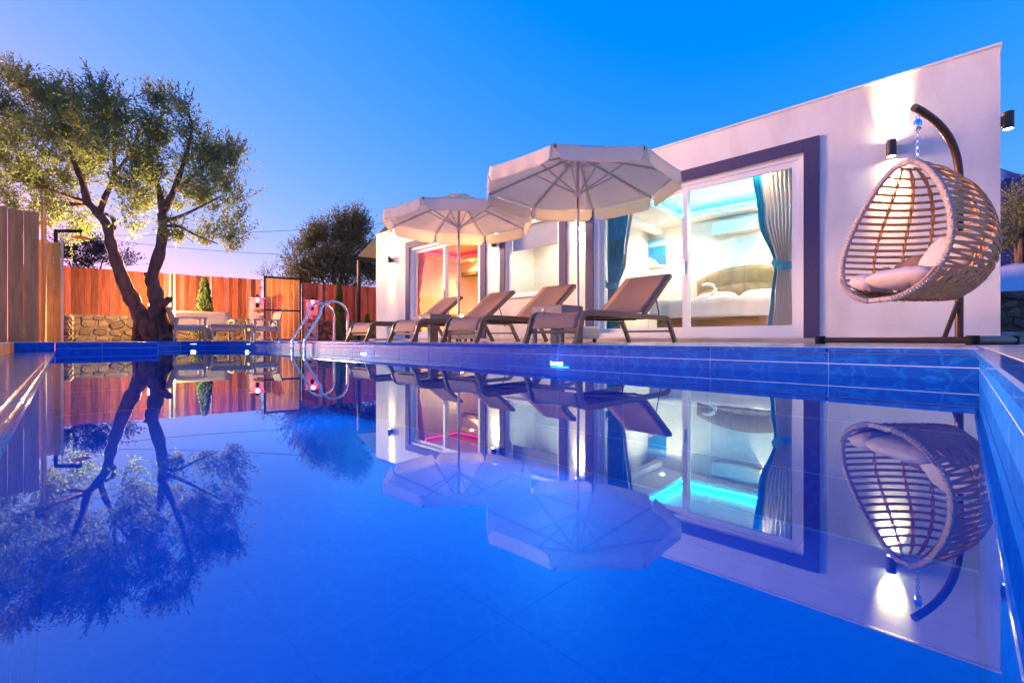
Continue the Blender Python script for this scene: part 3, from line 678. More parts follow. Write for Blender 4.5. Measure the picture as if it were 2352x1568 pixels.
l0 = make_lounger(LX[0][1])
for k, (x, lb) in enumerate(LX):
    o = l0 if k == 0 else copy_tree(l0, None, lb)
    o.location = (x, 3.16, 0); o.rotation_euler.z = R([0, .8, -.6, .5][k])

# ---------------------------------------------------------------- side tables and parasols
def make_table(label):
    t = thing('side_table', label, 'side table', (0, 0, 0), 0, 'rattan side tables between the loungers'); h = .425
    MB().bbox(-.22, .22, -.20, .20, h - .012, h, .004).build('table_top', M['rattan'], t)
    ap = MB(); ap.b2(-.218, .218, -.198, -.178, h - .10, h - .0125); ap.b2(-.218, .218, .178, .198, h - .10, h - .0125); ap.b2(-.218, -.198, -.1779, .1779, h - .10, h - .0125); ap.b2(.198, .218, -.1779, .1779, h - .10, h - .0125); ap.build('apron', M['rattan'], t)
    for sx in (-1, 1):
        for sy in (-1, 1): MB().bbox(sx * .197 - .022, sx * .197 + .022, sy * .177 - .022, sy * .177 + .022, 0, h - .101, .003).build('leg', M['rattan'], t)
    MB().lathe([(.02, -.003), (.02, .003)], n=12).build('umbrella_plug', M['white_plastic'], t, loc=(-.05, -.2, h - .05)).rotation_euler.x = R(90)
    MB().bbox(-.06, .06, -.06, .06, 0, h - .013, .004).build('centre_sleeve', M['rattan'], t)
    return t
tb = make_table('taupe rattan side table in front of the nearer parasol pole'); tb.location = (-3.32, 4.07, 0)
tb2 = copy_tree(tb, None, 'taupe rattan side table at the left, below the farther parasol'); tb2.location = (-5.86, 4.10, 0)
def make_base(label):
    t = thing('wheeled_weight', label, 'weight', (0, 0, 0), 0, 'white wheeled parasol bases')
    MB().bbox(-.20, .20, -.20, .20, .045, .20, .02).build('block', M['white_plastic'], t)
    MB().lathe([(.035, .201), (.035, .30)], n=14).build('socket', M['white_plastic'], t)
    for sx in (-1, 1):
        for sy in (-1, 1):
            w_ = MB(); w_.lathe([(.022, -.012), (.022, .012)], n=12); o = w_.build('wheel', M['black'], t, loc=(sx * .15, sy * .15, .022)); o.rotation_euler.x = R(90)
            MB().b2(sx * .15 - .016, sx * .15 + .016, sy * .15 - .017, sy * .15 - .013, .02, .046).build('wheel_fork', M['black'], t)
    return t
ub = make_base('white wheeled ballast block under the nearer parasol'); ub.location = (-3.45, 4.64, 0)
ub2 = copy_tree(ub, None, 'white wheeled ballast block under the farther parasol'); ub2.location = (-5.89, 4.64, 0)
def make_parasol(label):
    t = thing('parasol', label, 'parasol', (0, 0, .30), 0, 'cream parasols over the loungers')
    Z0 = -.30; RR = 1.22; ZR, ZA = 2.03 + Z0, 2.40 + Z0
    MB().tube([(0, 0, -.05), (0, 0, ZA)], .020, 12).build('pole', M['cream_metal'], t, True)
    ang = [2 * math.pi * k / 8 for k in range(8)]
    rim = [Vector((RR * math.cos(a), RR * math.sin(a), ZR)) for a in ang]; top = Vector((0, 0, ZA))
    for k in range(8):
        a, b = rim[k], rim[(k + 1) % 8]
        def f(u, v):
            p = top.lerp(a.lerp(b, u), .16 + .84 * v); p.z -= .05 * math.sin(math.pi * u) * math.sin(math.pi * v) * .7 + .012 * math.sin(math.pi * u) * v
            return p
        MB().grid(f, 8, 10).build('canopy_panel', M['canvas'], t, True, solid=.003)
        # valance flap with rounded lower corners
        e = (b - a); Lk = e.length; e.normalize(); out = ((a + b) / 2); out.z = 0; out.normalize()
        def g(u, v):
            s = (u - .5) * 2; hgt = .175 * (1 - max(0, (abs(s) - .86) / .14) ** 2 * .42)
            p = a + e * (Lk * (.018 + .964 * u)); p.z = ZR - .012 * math.sin(math.pi * u) - hgt * v
            return p + out * (.012 + .018 * v + .006 * math.sin(u * 23) * v)
        MB().grid(g, 20, 6).build('valance', M['canvas'], t, True, solid=.003)
        dz = Vector((0, 0, -.022)); c_ = top.lerp(a, .04) + dz
        MB().sweep([c_, top.lerp(a, .985) + dz], RECT(.008, .011)).build('rib', M['cream_metal'], t)
        MB().sweep([Vector((.03 * math.cos(ang[k]), .03 * math.sin(ang[k]), 1.90 + Z0)), top.lerp(a, .46) + dz * 1.5], RECT(.006, .008)).build('strut', M['cream_metal'], t)
        MB().bbox(-.012, .012, -.010, .010, -.02, .02, .003).build('rib_cap', M['bronze'], t, loc=a * .992 + Vector((0, 0, -.012 + ZR * .008)))
    def cap(u, v):
        aa = 2 * math.pi * u; r = .27 * v; return Vector((r * math.cos(aa), r * math.sin(aa), ZA + .045 - .085 * v + .035 * (abs(math.cos(4 * aa)) - .5) * v))
    MB().grid(cap, 32, 6).build('vent_cap', M['canvas'], t, True, solid=.004)
    MB().lathe([(.05, -.035), (.05, .03), (.03, .04)], (0, 0, 1.90 + Z0), 14).build('hub', M['white_plastic'], t)
    MB().lathe([(.012, 0), (.022, .02), (.006, .06)], (0, 0, ZA + .04), 10).build('finial', M['white_plastic'], t)
    MB().bbox(.025, .040, -.006, .006, 1.70 + Z0, 1.83 + Z0, .003).build('cord_cleat', M['red'], t)
    return t
pa = make_parasol('larger cream octagonal parasol, nearer the bedroom door'); pa.location = (-3.45, 4.64, .30)
pa2 = copy_tree(pa, None, 'cream octagonal parasol farther left, over the left loungers'); pa2.location = (-5.89, 4.64, .30)
def face_cam(o, th):     # turn a rib to the azimuth th degrees from the line towards the camera
    dx, dy = -o.location.x, -o.location.y; o.rotation_euler.z = math.atan2(dy, dx) + R(th)
face_cam(pa, -11 + 0); face_cam(pa2, -24)

# ================================================================ EGG CHAIR
tip = Vector((-.24, 4.85, 1.84)); pb = Vector((-.005, 5.30, .0))
st = thing('swing_stand', 'dark bronze curved steel stand of the hanging chair', 'stand', (0, 0, 0))
pole = [pb + Vector((0, 0, z)) for z in (.05, .4, .8, 1.15, 1.38)]
end = tip + Vector((-.02, -.03, .06)); c1 = Vector((pb.x, pb.y, 1.80)); s0 = Vector((pb.x, pb.y, 1.38))
pole += [s0 * (1 - t_) ** 2 + c1 * 2 * t_ * (1 - t_) * .9 + c1 * .2 * t_ * (1 - t_) + end * t_ ** 2 for t_ in [k / 12 for k in range(1, 13)]]
MB().tube(pole, .028, 14, up=(1, 0, 0)).build('arm', M['standmetal'], st, True)
e1 = Vector((.066, 4.74, .034)); e2 = Vector((-.88, 4.76, .034)); e3 = Vector((.30, 5.42, .034))
MB().tube([e2, e1], .024, 12).build('base_tube', M['standmetal'], st, True)
MB().tube([e1 + Vector((-.02, .02, 0)), e1.lerp(e3, .5), e3], .034, 12).build('base_tube', M['standmetal'], st, True)
MB().tube([e2.lerp(e1, .1), Vector((-.45, 5.25, .034)), Vector((pb.x, pb.y, .04)), e3.lerp(e1, .1)], .024, 12).build('base_tube', M['standmetal'], st, True)
MB().tube([pb + Vector((-.005, -.01, .36)), pb + Vector((-.09, -.14, .04))], .017, 10).build('strut', M['standmetal'], st)
for e in (e1, e2, e3): MB().lathe([(.038, -.034), (.040, -.02), (.040, .03), (.034, .036)], (0, 0, 0), 14).build('foot_cap', M['black'], st, loc=e)
ch = thing('hanging_chair', 'woven strap egg chair hanging from a steel chain', 'hanging chair', (tip.x, tip.y, tip.z - 1.30))
for k in range(14):        # chain links
    z = 1.30 - .02 - k * .0265
    pts = [(.010 * math.cos(a), 0, .018 * math.sin(a)) for a in [2 * math.pi * j / 10 for j in range(10)]]
    if k % 2: pts = [(0, p[0], p[2]) for p in pts]
    MB().tube([(p[0], p[1], p[2] + z) for p in pts], .0035, 5, True, up=(.3, .9, .1)).build('chain_link', M['steel'], ch)
# spring cover
MB().lathe([(.020, -.04), (.026, -.03), (.026, .03), (.020, .04)], (0, 0, 1.22), 14).build('swivel', M['steel'], ch, True)
PHI = R(37); TILT = math.tan(R(11.5))
fdir = Vector((-math.sin(PHI), -math.cos(PHI), 0)); tdir = Vector((math.cos(PHI), -math.sin(PHI), 0))    # front, right
VH = .545; VC = .345     # half height, height of the centre above the origin
def wv(v): return .405 * math.sqrt(max(0, 1 - (v / VH) ** 2)) * (1 - .32 * v / VH) ** 1.0
def dv(v): return .72 * max(0, 1 - abs((v + .08) / (VH + .08)) ** 2.6) ** .5 * (1 - .16 * v / VH)
def egg(h, back, v): return tdir * (h + .055) - fdir * (back - .30 + TILT * v) + Vector((0, 0, v + VC))
def shell(v, psi, dr=0):
    e = lambda t, p: math.copysign(abs(t) ** p, t)
    return egg((wv(v) + dr) * e(math.cos(psi), .85), (dv(v) + dr) * e(math.sin(psi), .85), v)
rimpts = []
for k in range(72):
    a = 2 * math.pi * k / 72; v = VH * math.sin(a) * .985
    rimpts.append(egg(wv(v) * (1 if math.cos(a) > 0 else -1), 0 + .02 * math.cos(a) ** 2, v))
MB().tube(rimpts, .020, 10, True, up=tuple(fdir)).build('rim', M['rope'], ch, True)
for k in range(0, 144):     # rope winding on the rim
    i = k / 2; p = rimpts[int(i)].lerp(rimpts[(int(i) + 1) % 72], i - int(i)); tn = (rimpts[(int(i) + 1) % 72] - rimpts[int(i)]).normalized()
    if k == 0: wr = MB()
    sd_ = tn.cross(fdir).normalized(); ring = [p + (sd_ * math.cos(2 * math.pi * j / 8) + fdir * math.sin(2 * math.pi * j / 8)) * .0215 + tn * (.010 * math.sin(2 * math.pi * j / 8)) for j in range(8)]
    wr.tube(ring, .0048, 4, True, up=tuple(tn))
stuff(wr.build('rim_winding', M['rope'], ch, True))
def strap(path, w_, th_, name='strap', outv=None):
    ups = [(p - Vector((0, 0, VC)) + fdir * .0).normalized() for p in path]
    MB().sweep(path, [(-w_, -th_), (w_, -th_), (w_, th_), (-w_, th_)], up=ups).build(name, M['straps'], ch, True)
vs_ = [-.44 + .054 * k for k in range(19)]
for v in vs_:
    psis = [math.pi * k / 28 for k in range(29)]
    path = [shell(min(.53, max(-.535, v + .018 * math.sin(p) * -1)), p, .006) for p in psis]
    strap(path, .0115, .004)
for j in range(1, 9):
    psi = math.pi * j / 9
    path = [shell(v, psi, -.004) for v in [-.53 + 1.055 * k / 30 for k in range(31)]]
    # two twisted strands
    for ph in (0, math.pi):
        pts = [p + tdir * (.009 * math.cos(ph + i * 1.1)) + fdir * (.009 * math.sin(ph + i * 1.1)) for i, p in enumerate(path)]
        MB().tube(pts, .0075, 5, up=tuple(tdir)).build('rib', M['straps'], ch, True)
for k in range(15):          # slanting straps over the right and left flanks
    v = -.42 + .062 * k
    for s in (0,):
        pts = []
        for i in range(12):
            q_ = i / 11; psi = q_ * R(52); vv = min(.525, max(-.53, v - .16 * q_))
            pts.append(shell(vv, psi if s == 0 else math.pi - psi, .016))
        strap(pts, .010, .0035)
for k in range(26):          # dense weave under the seat
    a = math.pi * k / 25
    pts = [shell(v, a, .012) for v in [-.53, -.515, -.49, -.45, -.40, -.34]]
    strap(pts, .020, .005)
for v in (-.52, -.505, -.485, -.465): strap([shell(v, math.pi * k / 24, .014) for k in range(25)], .018, .005)
# cushions resting in the basket
def cush(name, label, p, a, b, c, m, rot, grp='cushions in the egg chair', pw_=.6):
    o = inst(name, pillow_mesh(name, a, b, c, m, 28, 16, pw_), None, Vector(ch.location) + p, rot=rot); tag(o, label, 'cushion', grp); return o
rz = math.atan2(tdir.y, tdir.x)
cush('seat_cushion', 'large puffy pale seat cushion along the front of the egg chair', egg(.06, .16, -.375), .27, .19, .075, M['lavcloth'], (R(-6), 0, rz))
cush('seat_cushion', 'round pale puff of seat cushion at the left of the egg chair', egg(-.24, .16, -.375), .11, .16, .075, M['lavcloth'], (0, R(8), rz))
cush('back_cushion', 'pale back cushion leaning in the right half of the egg chair', egg(.17, .34, -.22), .19, .17, .08, M['lavcloth'], (R(62), R(14), rz - R(12)))
bc = cush('throw_pillow', 'small mauve pillow with tassels at the back of the egg chair', egg(-.16, .40, -.27), .14, .11, .06, M['browncloth'], (R(58), R(-22), rz + R(10)))
ts = MB()
for k in range(7): ts.tube([(-.15 - .01 * k, .12 + .004 * k, 0), (-.17 - .012 * k, .15 + .008 * (k % 3), .01 * ((k % 3) - 1)), (-.18 - .014 * k, .18 - .01 * k, .015 * ((k % 3) - 1))], .004, 4)
ts.build('tassel', M['browncloth'], bc)

# ================================================================ POOL LADDER RAILS
def rail(x, label):
    t = thing('ladder_rail', label, 'handrail', (x, 0, 0), 0, 'steel handrails of the pool ladder')
    path = [(0, 2.80, -.75), (0, 2.80, -.2), (0, 2.80, .00), (0, 2.81, .045), (0, 2.84, .10), (0, 3.06, .46)]
    path += [(0, 3.285 + .245 * math.cos(R(150 - 15 * k)), .445 + .245 * math.sin(R(150 - 15 * k))) for k in range(0, 11)] + [(0, 3.53, .3), (0, 3.53, 0)]
    MB().tube(path, .021, 12, up=(1, 0, 0)).build('tube', M['steel'], t, True)
    MB().lathe([(.055, 0), (.055, .008), (.025, .022)], (0, 3.53, 0), 18).build('flange', M['steel'], t, True)
    return t
rail(-8.18, 'left steel handrail loop of the pool ladder'); rail(-7.62, 'right steel handrail loop of the pool ladder')
ls = thing('ladder_steps', 'steel ladder treads under water between the handrails', 'ladder', (-7.9, 2.80, 0))
for z in (-.32, -.58): MB().bbox(-.258, .258, -.04, .04, z - .012, z + .012, .004).build('tread', M['steel'], ls)

# ================================================================ GARDEN: furniture
def tleg(mb, x, y, z1, w_=.05, dx=0, dy=0):
    h_ = w_ / 2; t_ = h_ * .62
    mb.add([(x - t_ + dx, y - t_ + dy, 0), (x + t_ + dx, y - t_ + dy, 0), (x + t_ + dx, y + t_ + dy, 0), (x - t_ + dx, y + t_ + dy, 0), (x - h_, y - h_, z1), (x + h_, y - h_, z1), (x + h_, y + h_, z1), (x - h_, y + h_, z1)], [(3, 2, 1, 0), (4, 5, 6, 7), (0, 1, 5, 4), (1, 2, 6, 5), (2, 3, 7, 6), (3, 0, 4, 7)])
def garden_seat(label, w_, cat, name, loc, rz):
    # faces local -y
    t = thing(name, label, cat, loc, rz, 'beige resin garden furniture'); m = M['beigeplastic']; hw_ = w_ / 2
    for sx in (-1, 1):
        l = MB(); tleg(l, sx * (hw_ - .03), -.27, .50); l.build('front_leg', m, t)
        l = MB(); tleg(l, sx * (hw_ - .03), .22, .50, dy=.06); l.build('rear_leg', m, t)
        MB().sweep([(sx * (hw_ - .03), -.32, .515), (sx * (hw_ - .03), 0, .53), (sx * (hw_ - .03), .28, .51)], RECT(.035, .014)).build('armrest', m, t)
    MB().bbox(-hw_ + .05, hw_ - .05, -.30, .24, .25, .33, .01).build('seat', m, t)
    def b(u, v):
        x = (u - .5) * (w_ - .04 + .04 * v); return (x, .22 + .12 * v + .03 * math.sin(math.pi * u), .33 + .40 * v + .015 * math.sin(math.pi * u) * v)
    MB().grid(b, 10, 6).build('backrest', m, t, True, solid=.022)
    for k in range(2 if w_ > 1 else 1):
        nn = 2 if w_ > 1 else 1; ww = (w_ - .14) / nn
        x0 = -hw_ + .07 + ww * k; MB().bbox(x0 + .005, x0 + ww - .005, -.29, .20, .331, .375, .018).build('seat_pad', M['whitecloth'], t)
    return t
garden_seat('beige resin garden armchair beside the olive trunk, seen from its side', .60, 'armchair', 'garden_armchair', (-12.1, 1.93, -.016), R(90))
garden_seat('beige resin garden armchair in front of the gate, facing the table', .60, 'armchair', 'garden_armchair', (-12.0, 3.44, -.016), R(-90))
garden_seat('beige two-seat garden bench behind the low table', 1.24, 'bench', 'garden_bench', (-13.05, 2.42, -.016), R(90 + 180 - 180))
bpy.data.objects['garden_bench'].rotation_euler.z = R(90)
bpy.data.objects['garden_armchair'].rotation_euler.z = R(180); bpy.data.objects['garden_armchair.001'].rotation_euler.z = R(0)
gt = thing('garden_table', 'low beige resin garden table between the armchairs', 'table', (-11.8, 2.68, -.016), 0)
MB().bbox(-.26, .26, -.42, .42, .355, .39, .008).build('table_top', M['beigeplastic'], gt)
ap = MB(); ap.b2(-.23, .23, -.39, -.36, .31, .354); ap.b2(-.23, .23, .36, .39, .31, .354); ap.b2(-.23, -.20, -.359, .359, .31, .354); ap.b2(.20, .23, -.359, .359, .31, .354); ap.build('apron', M['beigeplastic'], gt)
for sx in (-1, 1):
    for sy in (-1, 1): l = MB(); tleg(l, sx * .22, sy * .38, .31, .055, dy=sy * .01); l.build('leg', M['beigeplastic'], gt)

# ================================================================ FENCE ON STONE WALL, GATE, PILLARS
F0, F1 = Vector((-16.45, -.9, 0)), Vector((-14.90, 8.25, 0)); FT = (F1 - F0).normalized(); FN = Vector((FT.y, -FT.x, 0)); FA = math.atan2(FT.y, FT.x)
def fpos(px):      # where the pixel column meets the fence line (distance along it)
    r = ray(px, HY); A_ = Matrix(((r.x, -FT.x), (r.y, -FT.y))); s_ = A_.inverted() @ Vector((F0.x, F0.y)); return s_[1]
gs0, gs1 = fpos(605), fpos(691); FLn = (F1 - F0).length
fence = thing('wooden_fence', 'tall fence of red-brown stained planks on a stone base wall', 'fence', F0, FA)
wv_ = thing('stone_wall', 'low field-stone wall below the red plank fence', 'wall', F0, FA)
SW = .68
me_pl = {}
x = 0.0
while x < FLn:
    wd = random.choice([.10, .12, .13, .145, .115]); 
    if gs0 - .02 < x + wd and x < gs1 + .02: x = gs1 + .025; continue
    h_ = 1.90 - SW + random.uniform(-.012, .012); k = (wd, random.choice([0, 0, 1, 1, 2, 3]))
    if k not in me_pl: me_pl[k] = MB().bbox(0, wd - .002, -.011, .011, 0, 1, .0045).mesh('plank', M[('plankred', 'plankred', 'plankbrown', 'plankpale')[k[1]]])
    o = inst('plank', me_pl[k], fence, (x, random.uniform(-.008, .008), SW + .003), scale=(1, 1, h_)); o.rotation_euler.y = random.uniform(-.0015, .0015); x += wd
for z in (.86, 1.62):
    for a, b in ((0, gs0 - .03), (gs1 + .03, FLn)): MB().b2(a, b, .022, .06, z, z + .07).build('rail', M['plankgrey'], fence)
for s_ in (fpos(388), fpos(398), fpos(482)):
    MB().b2(s_, s_ + .05, -.05, -.021, .70, 1.93).build('post', M['steel'] if False else pm('galvanised_post', (.42, .40, .42), None, 5, .5, .6), fence)
def stone_mesh(k):
    r_ = random.Random(k); pts = []
    def f(u, v):
        th = 2 * math.pi * u; ph = math.pi * (v - .5); e = lambda t, p: math.copysign(abs(t) ** p, t)
        jit = 1 + .16 * math.sin(3 * th + k * 1.7) * math.cos(ph) + .10 * math.sin(5 * th + k)
        return (.5 * e(math.cos(th), .55) * e(math.cos(ph), .6) * jit, .5 * math.sin(ph), .5 * e(math.sin(th), .55) * e(math.cos(ph), .6) * jit)
    return MB().grid(f, 8, 4).mesh('stone', M['stone'], True)
stones = [stone_mesh(k) for k in range(7)]
def stone_face(parent, x0, x1, z0, z1, y, sz=.20):
    z = z0
    while z < z1 - .04:
        hh = min(random.uniform(.55, 1.15) * sz * .8, z1 - z); x = x0 - random.uniform(0, .1)
        while x < x1:
            ww = random.uniform(.7, 1.6) * sz
            xx0, xx1 = max(x, x0), min(x + ww, x1)
            if xx1 - xx0 > .05: inst('stone', random.choice(stones), parent, ((xx0 + xx1) / 2, y + random.uniform(-.015, .02), z + hh / 2 + random.uniform(-.025, .025)), rot=(random.uniform(-.25, .25), random.uniform(-.42, .42), random.uniform(-.2, .2)), scale=((xx1 - xx0) * random.uniform(.75, 1.05), .12, hh * random.uniform(.7, 1.1)))
            x += ww
        z += hh
for a, b in ((0, gs0 - .03), (gs1 + .03, FLn)):
    MB().b2(a, b, -.10, .18, -.02, SW).build('mortar_core', M['mortar'], wv_); stone_face(wv_, a, b, -.01, SW - .01, -.11, .27)
gate = thing('garden_gate', 'orange plank gate with black metal frame in the fence', 'gate', F0 + FT * gs0, FA)
gw = gs1 - gs0; g_ = MB()
frame_rect(g_, 0, gw, 0.0, 2.03, .055, -.05, .03); g_.b2(.055, gw - .055, -.045, .02, .93, .985); g_.build('gate_frame', M['black'], gate)
npk = 6
for k in range(npk):
    a, b = .06 + (gw - .12) * k / npk, .06 + (gw - .12) * (k + 1) / npk
    for z0, z1 in ((.06, .925), (.99, 1.97)): MB().bbox(a + .003, b - .003, -.02, .005, z0, z1, .003).build('plank', M['plankorange'], gate)
MB().tube([(.12, -.06, 1.05), (.12, -.10, 1.05), (.12, -.10, 1.2), (.12, -.06, 1.2)], .008, 6).build('handle', M['black'], gate)
def pillar(pxa, pxb, label, llabel):
    sa, sb = fpos(pxa), fpos(pxb); w_ = (sb - sa); c = F0 + FT * ((sa + sb) / 2) - FN * -.0 + FN * .30
    t = thing('stone_pillar', label, 'pillar', c, FA, 'pillars beside the gate'); hgt = 1.26
    MB().bbox(-w_ / 2, w_ / 2, -.17, .17, -.02, hgt, .03).build('core', M['plaster2'], t)
    for k in range(9): inst('stone', random.choice(stones), t, (random.uniform(-w_ * .36, w_ * .36), -.165, random.uniform(.1, .95)), rot=(0, random.uniform(-.3, .3), 0), scale=(random.uniform(.10, .2), .05, random.uniform(.07, .13)))
    MB().bbox(-w_ / 2 - .02, w_ / 2 + .02, -.19, .19, hgt + .001, hgt + .04, .008).build('capstone', M['plaster2'], t)
    # lantern hung on the pillar face
    lp = c - FT.cross(UP) * 0 + FN * .27 + Vector((0, 0, hgt - .02))
    l = thing('lantern', llabel, 'lantern', lp, FA, 'red lit lanterns on the gate pillars'); l.scale = (.78, .78, .78)
    MB().lathe([(.045, -.12), (.075, .06)], n=6).build('glass', M['lantern_glow'], l)
    MB().lathe([(.12, .061), (.10, .085), (.045, .15), (.012, .19), (.012, .22)], n=6).build('cap', M['black'], l)
    for k in range(6): a_ = 2 * math.pi * k / 6; MB().tube([(.047 * math.cos(a_), .047 * math.sin(a_), -.12), (.078 * math.cos(a_), .078 * math.sin(a_), .061)], .006, 4).build('glazing_bar', M['black'], l)
    MB().lathe([(.02, -.20), (.05, -.15), (.05, -.121)], n=6).build('base', M['black'], l)
    MB().tube([(0, 0, -.19), (0, .05, -.24), (0, .09, -.22)], .014, 6).build('bracket', M['black'], l)
    MB().bbox(-.06, .06, .088, .099, -.32, -.14, .004).build('back_plate', M['black'], l)
    lamp('lamp_light', 'POINT', 1.3, (1, .05, .08), (0, -.13, -.02), l, size=.05)
pillar(570, 603, 'white plastered stone pillar left of the gate', 'red glowing lantern on the pillar left of the gate')
pillar(695, 724, 'white plastered stone pillar right of the gate', 'red glowing lantern on the pillar right of the gate')
# end pier of the stone wall by the shower door
c_ = at_d(149, 770, 9.3); pr_ = thing('stone_pier', 'short rough stone pier beside the shower door', 'pier', (c_.x, c_.y, -.016), R(80))
MB().b2(-.09, .09, -.09, .09, 0, .55).build('mortar_core', M['plaster2'], pr_)
for k in range(5):
    for yy, rz_ in ((-.09, 0),): inst('stone', random.choice(stones), pr_, (0, yy, .07 + .105 * k), scale=(.21, .09, .10))
    inst('stone', random.choice(stones), pr_, (.09, 0, .07 + .105 * k), rot=(0, 0, R(90)), scale=(.21, .09, .10))

# ================================================================ SHOWER ENCLOSURE ON THE LEFT
def boards(t, a, b, z1, wd, m, tops=None, y=0):
    L_ = (b - a).length; dr_ = (b - a).normalized(); an = math.atan2(dr_.y, dr_.x); nn = max(1, round(L_ / wd)); ww = L_ / nn
    for k in range(nn):
        p = a + dr_ * (k * ww); hh = (tops[k % len(tops)] if tops else z1) + random.uniform(-.01, .01)
        o = MB().bbox(.002, ww - .002, -.013, .013, 0, hh, .003).build('plank', m, t); o.location = p; o.rotation_euler.z = an
X1 = -9.95
w1 = thing('plank_screen', 'tall weathered plank screen at the left edge of the pool', 'screen', (0, 0, -.006))
p0 = at_x(-60, HY, X1); p1 = at_x(90, HY, X1); p0.z = p1.z = 0
boards(w1, p0, p1, 2.0, .145, M['plankgrey'], [1.99, 2.0, 1.97, 1.98])
w2_ = thing('plank_screen', 'orange plank screen running back to the shower door', 'screen', (0, 0, -.006))
p2 = Vector((X1 - 1.9, p1.y + .03, 0)); boards(w2_, p1 + Vector((-.03, .03, 0)), p2, 2.15, .145, M['plankorange'], [2.22, 2.16, 2.1, 2.12])
sdr = thing('shower_door', 'orange plank door of the outdoor shower', 'door', (0, 0, -.006))
h0 = at_d(89, HY, 8.3); h1 = at_d(139, HY, 8.5); h0.z = h1.z = 0
boards(sdr, h0, h1, 1.88, .10, M['plankorange'], [1.89, 1.86, 1.87])
dr_ = (h1 - h0).normalized(); nn_ = Vector((dr_.y, -dr_.x, 0))
MB().tube([h1 - dr_ * .06 + nn_ * .015 + Vector((0, 0, 1.01)), h1 - dr_ * .06 + nn_ * .06 + Vector((0, 0, 1.01)), h1 - dr_ * .14 + nn_ * .06 + Vector((0, 0, 1.01))], .012, 8).build('handle', M['steel'], sdr)
MB().b2(-.02, .02, -.02, .02, 0, 1.9).build('edge_post', M['door'], sdr, loc=h1 + dr_ * .022, rotz=math.atan2(dr_.y, dr_.x))
shp = thing('shower_head', 'black square shower arm rising above the plank door', 'shower', (0, 0, -.006))
a_ = at_d(128, HY, 8.9); a_.z = 0; b_ = at_d(186, HY, 8.9); b_.z = 0; zt = at_d(128, 530, 8.9).z
MB().sweep([a_, a_ + Vector((0, 0, zt))], RECT(.03, .03)).build('riser', M['black'], shp)
MB().sweep([a_ + Vector((0, 0, zt)), b_ + Vector((0, 0, zt))], RECT(.028, .028)).build('arm', M['black'], shp)
MB().tube([b_ + Vector((0, 0, zt - .02)), b_ + Vector((0, 0, zt - .10))], .012, 8).build('drop', M['black'], shp)
MB().lathe([(.04, .03), (.15, .0), (.15, -.012)], tuple(b_ + Vector((0, 0, zt - .13))), 20).build('rose', M['plankorange'], shp)

# ================================================================ TREES
def leaves_mesh(name, P, D, m, ll=.062, lw=.017, seed=1):
    """one small rhomb per leaf: P base points, D unit directions"""
    r_ = np.random.default_rng(seed); n_ = len(P)
    L_ = ll * r_.uniform(.7, 1.25, n_)[:, None]; side = np.cross(D, r_.normal(size=(n_, 3))); side /= np.linalg.norm(side, axis=1)[:, None] + 1e-9
    W_ = lw * r_.uniform(.7, 1.2, n_)[:, None] / 2
    V = np.empty((n_, 4, 3)); V[:, 0] = P; V[:, 1] = P + D * L_ * .5 + side * W_; V[:, 2] = P + D * L_; V[:, 3] = P + D * L_ * .5 - side * W_
    me = bpy.data.meshes.new(name); me.vertices.add(n_ * 4); me.vertices.foreach_set('co', V.astype(np.float32).ravel())
    me.loops.add(n_ * 4); me.loops.foreach_set('vertex_index', np.arange(n_ * 4, dtype=np.int32))
    me.polygons.add(n_); me.polygons.foreach_set('loop_start', np.arange(0, n_ * 4, 4, dtype=np.int32))
    me.update(calc_edges=True); me.validate(); me.materials.append(m); return me
def twig_cloud(blobs, wind, per=13, tl=(.28, .55), seed=3, updir=.6):
    """blobs: (centre, radii, count). Returns leaf base points and directions, set along twigs"""
    r_ = np.random.default_rng(seed); Ps, Ds = [], []
    for c, rad, cnt in blobs:
        q_ = r_.normal(size=(cnt, 3)); q_ /= np.linalg.norm(q_, axis=1)[:, None]
        k_ = r_.uniform(0, 1, cnt) ** .45
        # break the blob into tufts
        tuft = r_.normal(size=(max(4, cnt // 30), 3)); tuft /= np.linalg.norm(tuft, axis=1)[:, None]; tuft *= (r_.uniform(.25, 1, len(tuft)) ** .5)[:, None]
        which = r_.integers(0, len(tuft), cnt)
        base = (tuft[which] * .88 + q_ * k_[:, None] * .17) * np.array(rad) + np.array(c)
        td = q_ * .55 + tuft[which] * .35 + np.array(wind) * updir + r_.normal(size=(cnt, 3)) * .18; td /= np.linalg.norm(td, axis=1)[:, None]
        ln = r_.uniform(*tl, cnt)
        for j in range(per):
            f_ = (j + .5) / per
            p = base + td * (ln * f_)[:, None]; p[:, 2] -= .05 * f_ * f_ * 0
            d_ = td * .75 + r_.normal(size=(cnt, 3)) * .55; d_ /= np.linalg.norm(d_, axis=1)[:, None]
            Ps.append(p); Ds.append(d_)
    return np.concatenate(Ps), np.concatenate(Ds)
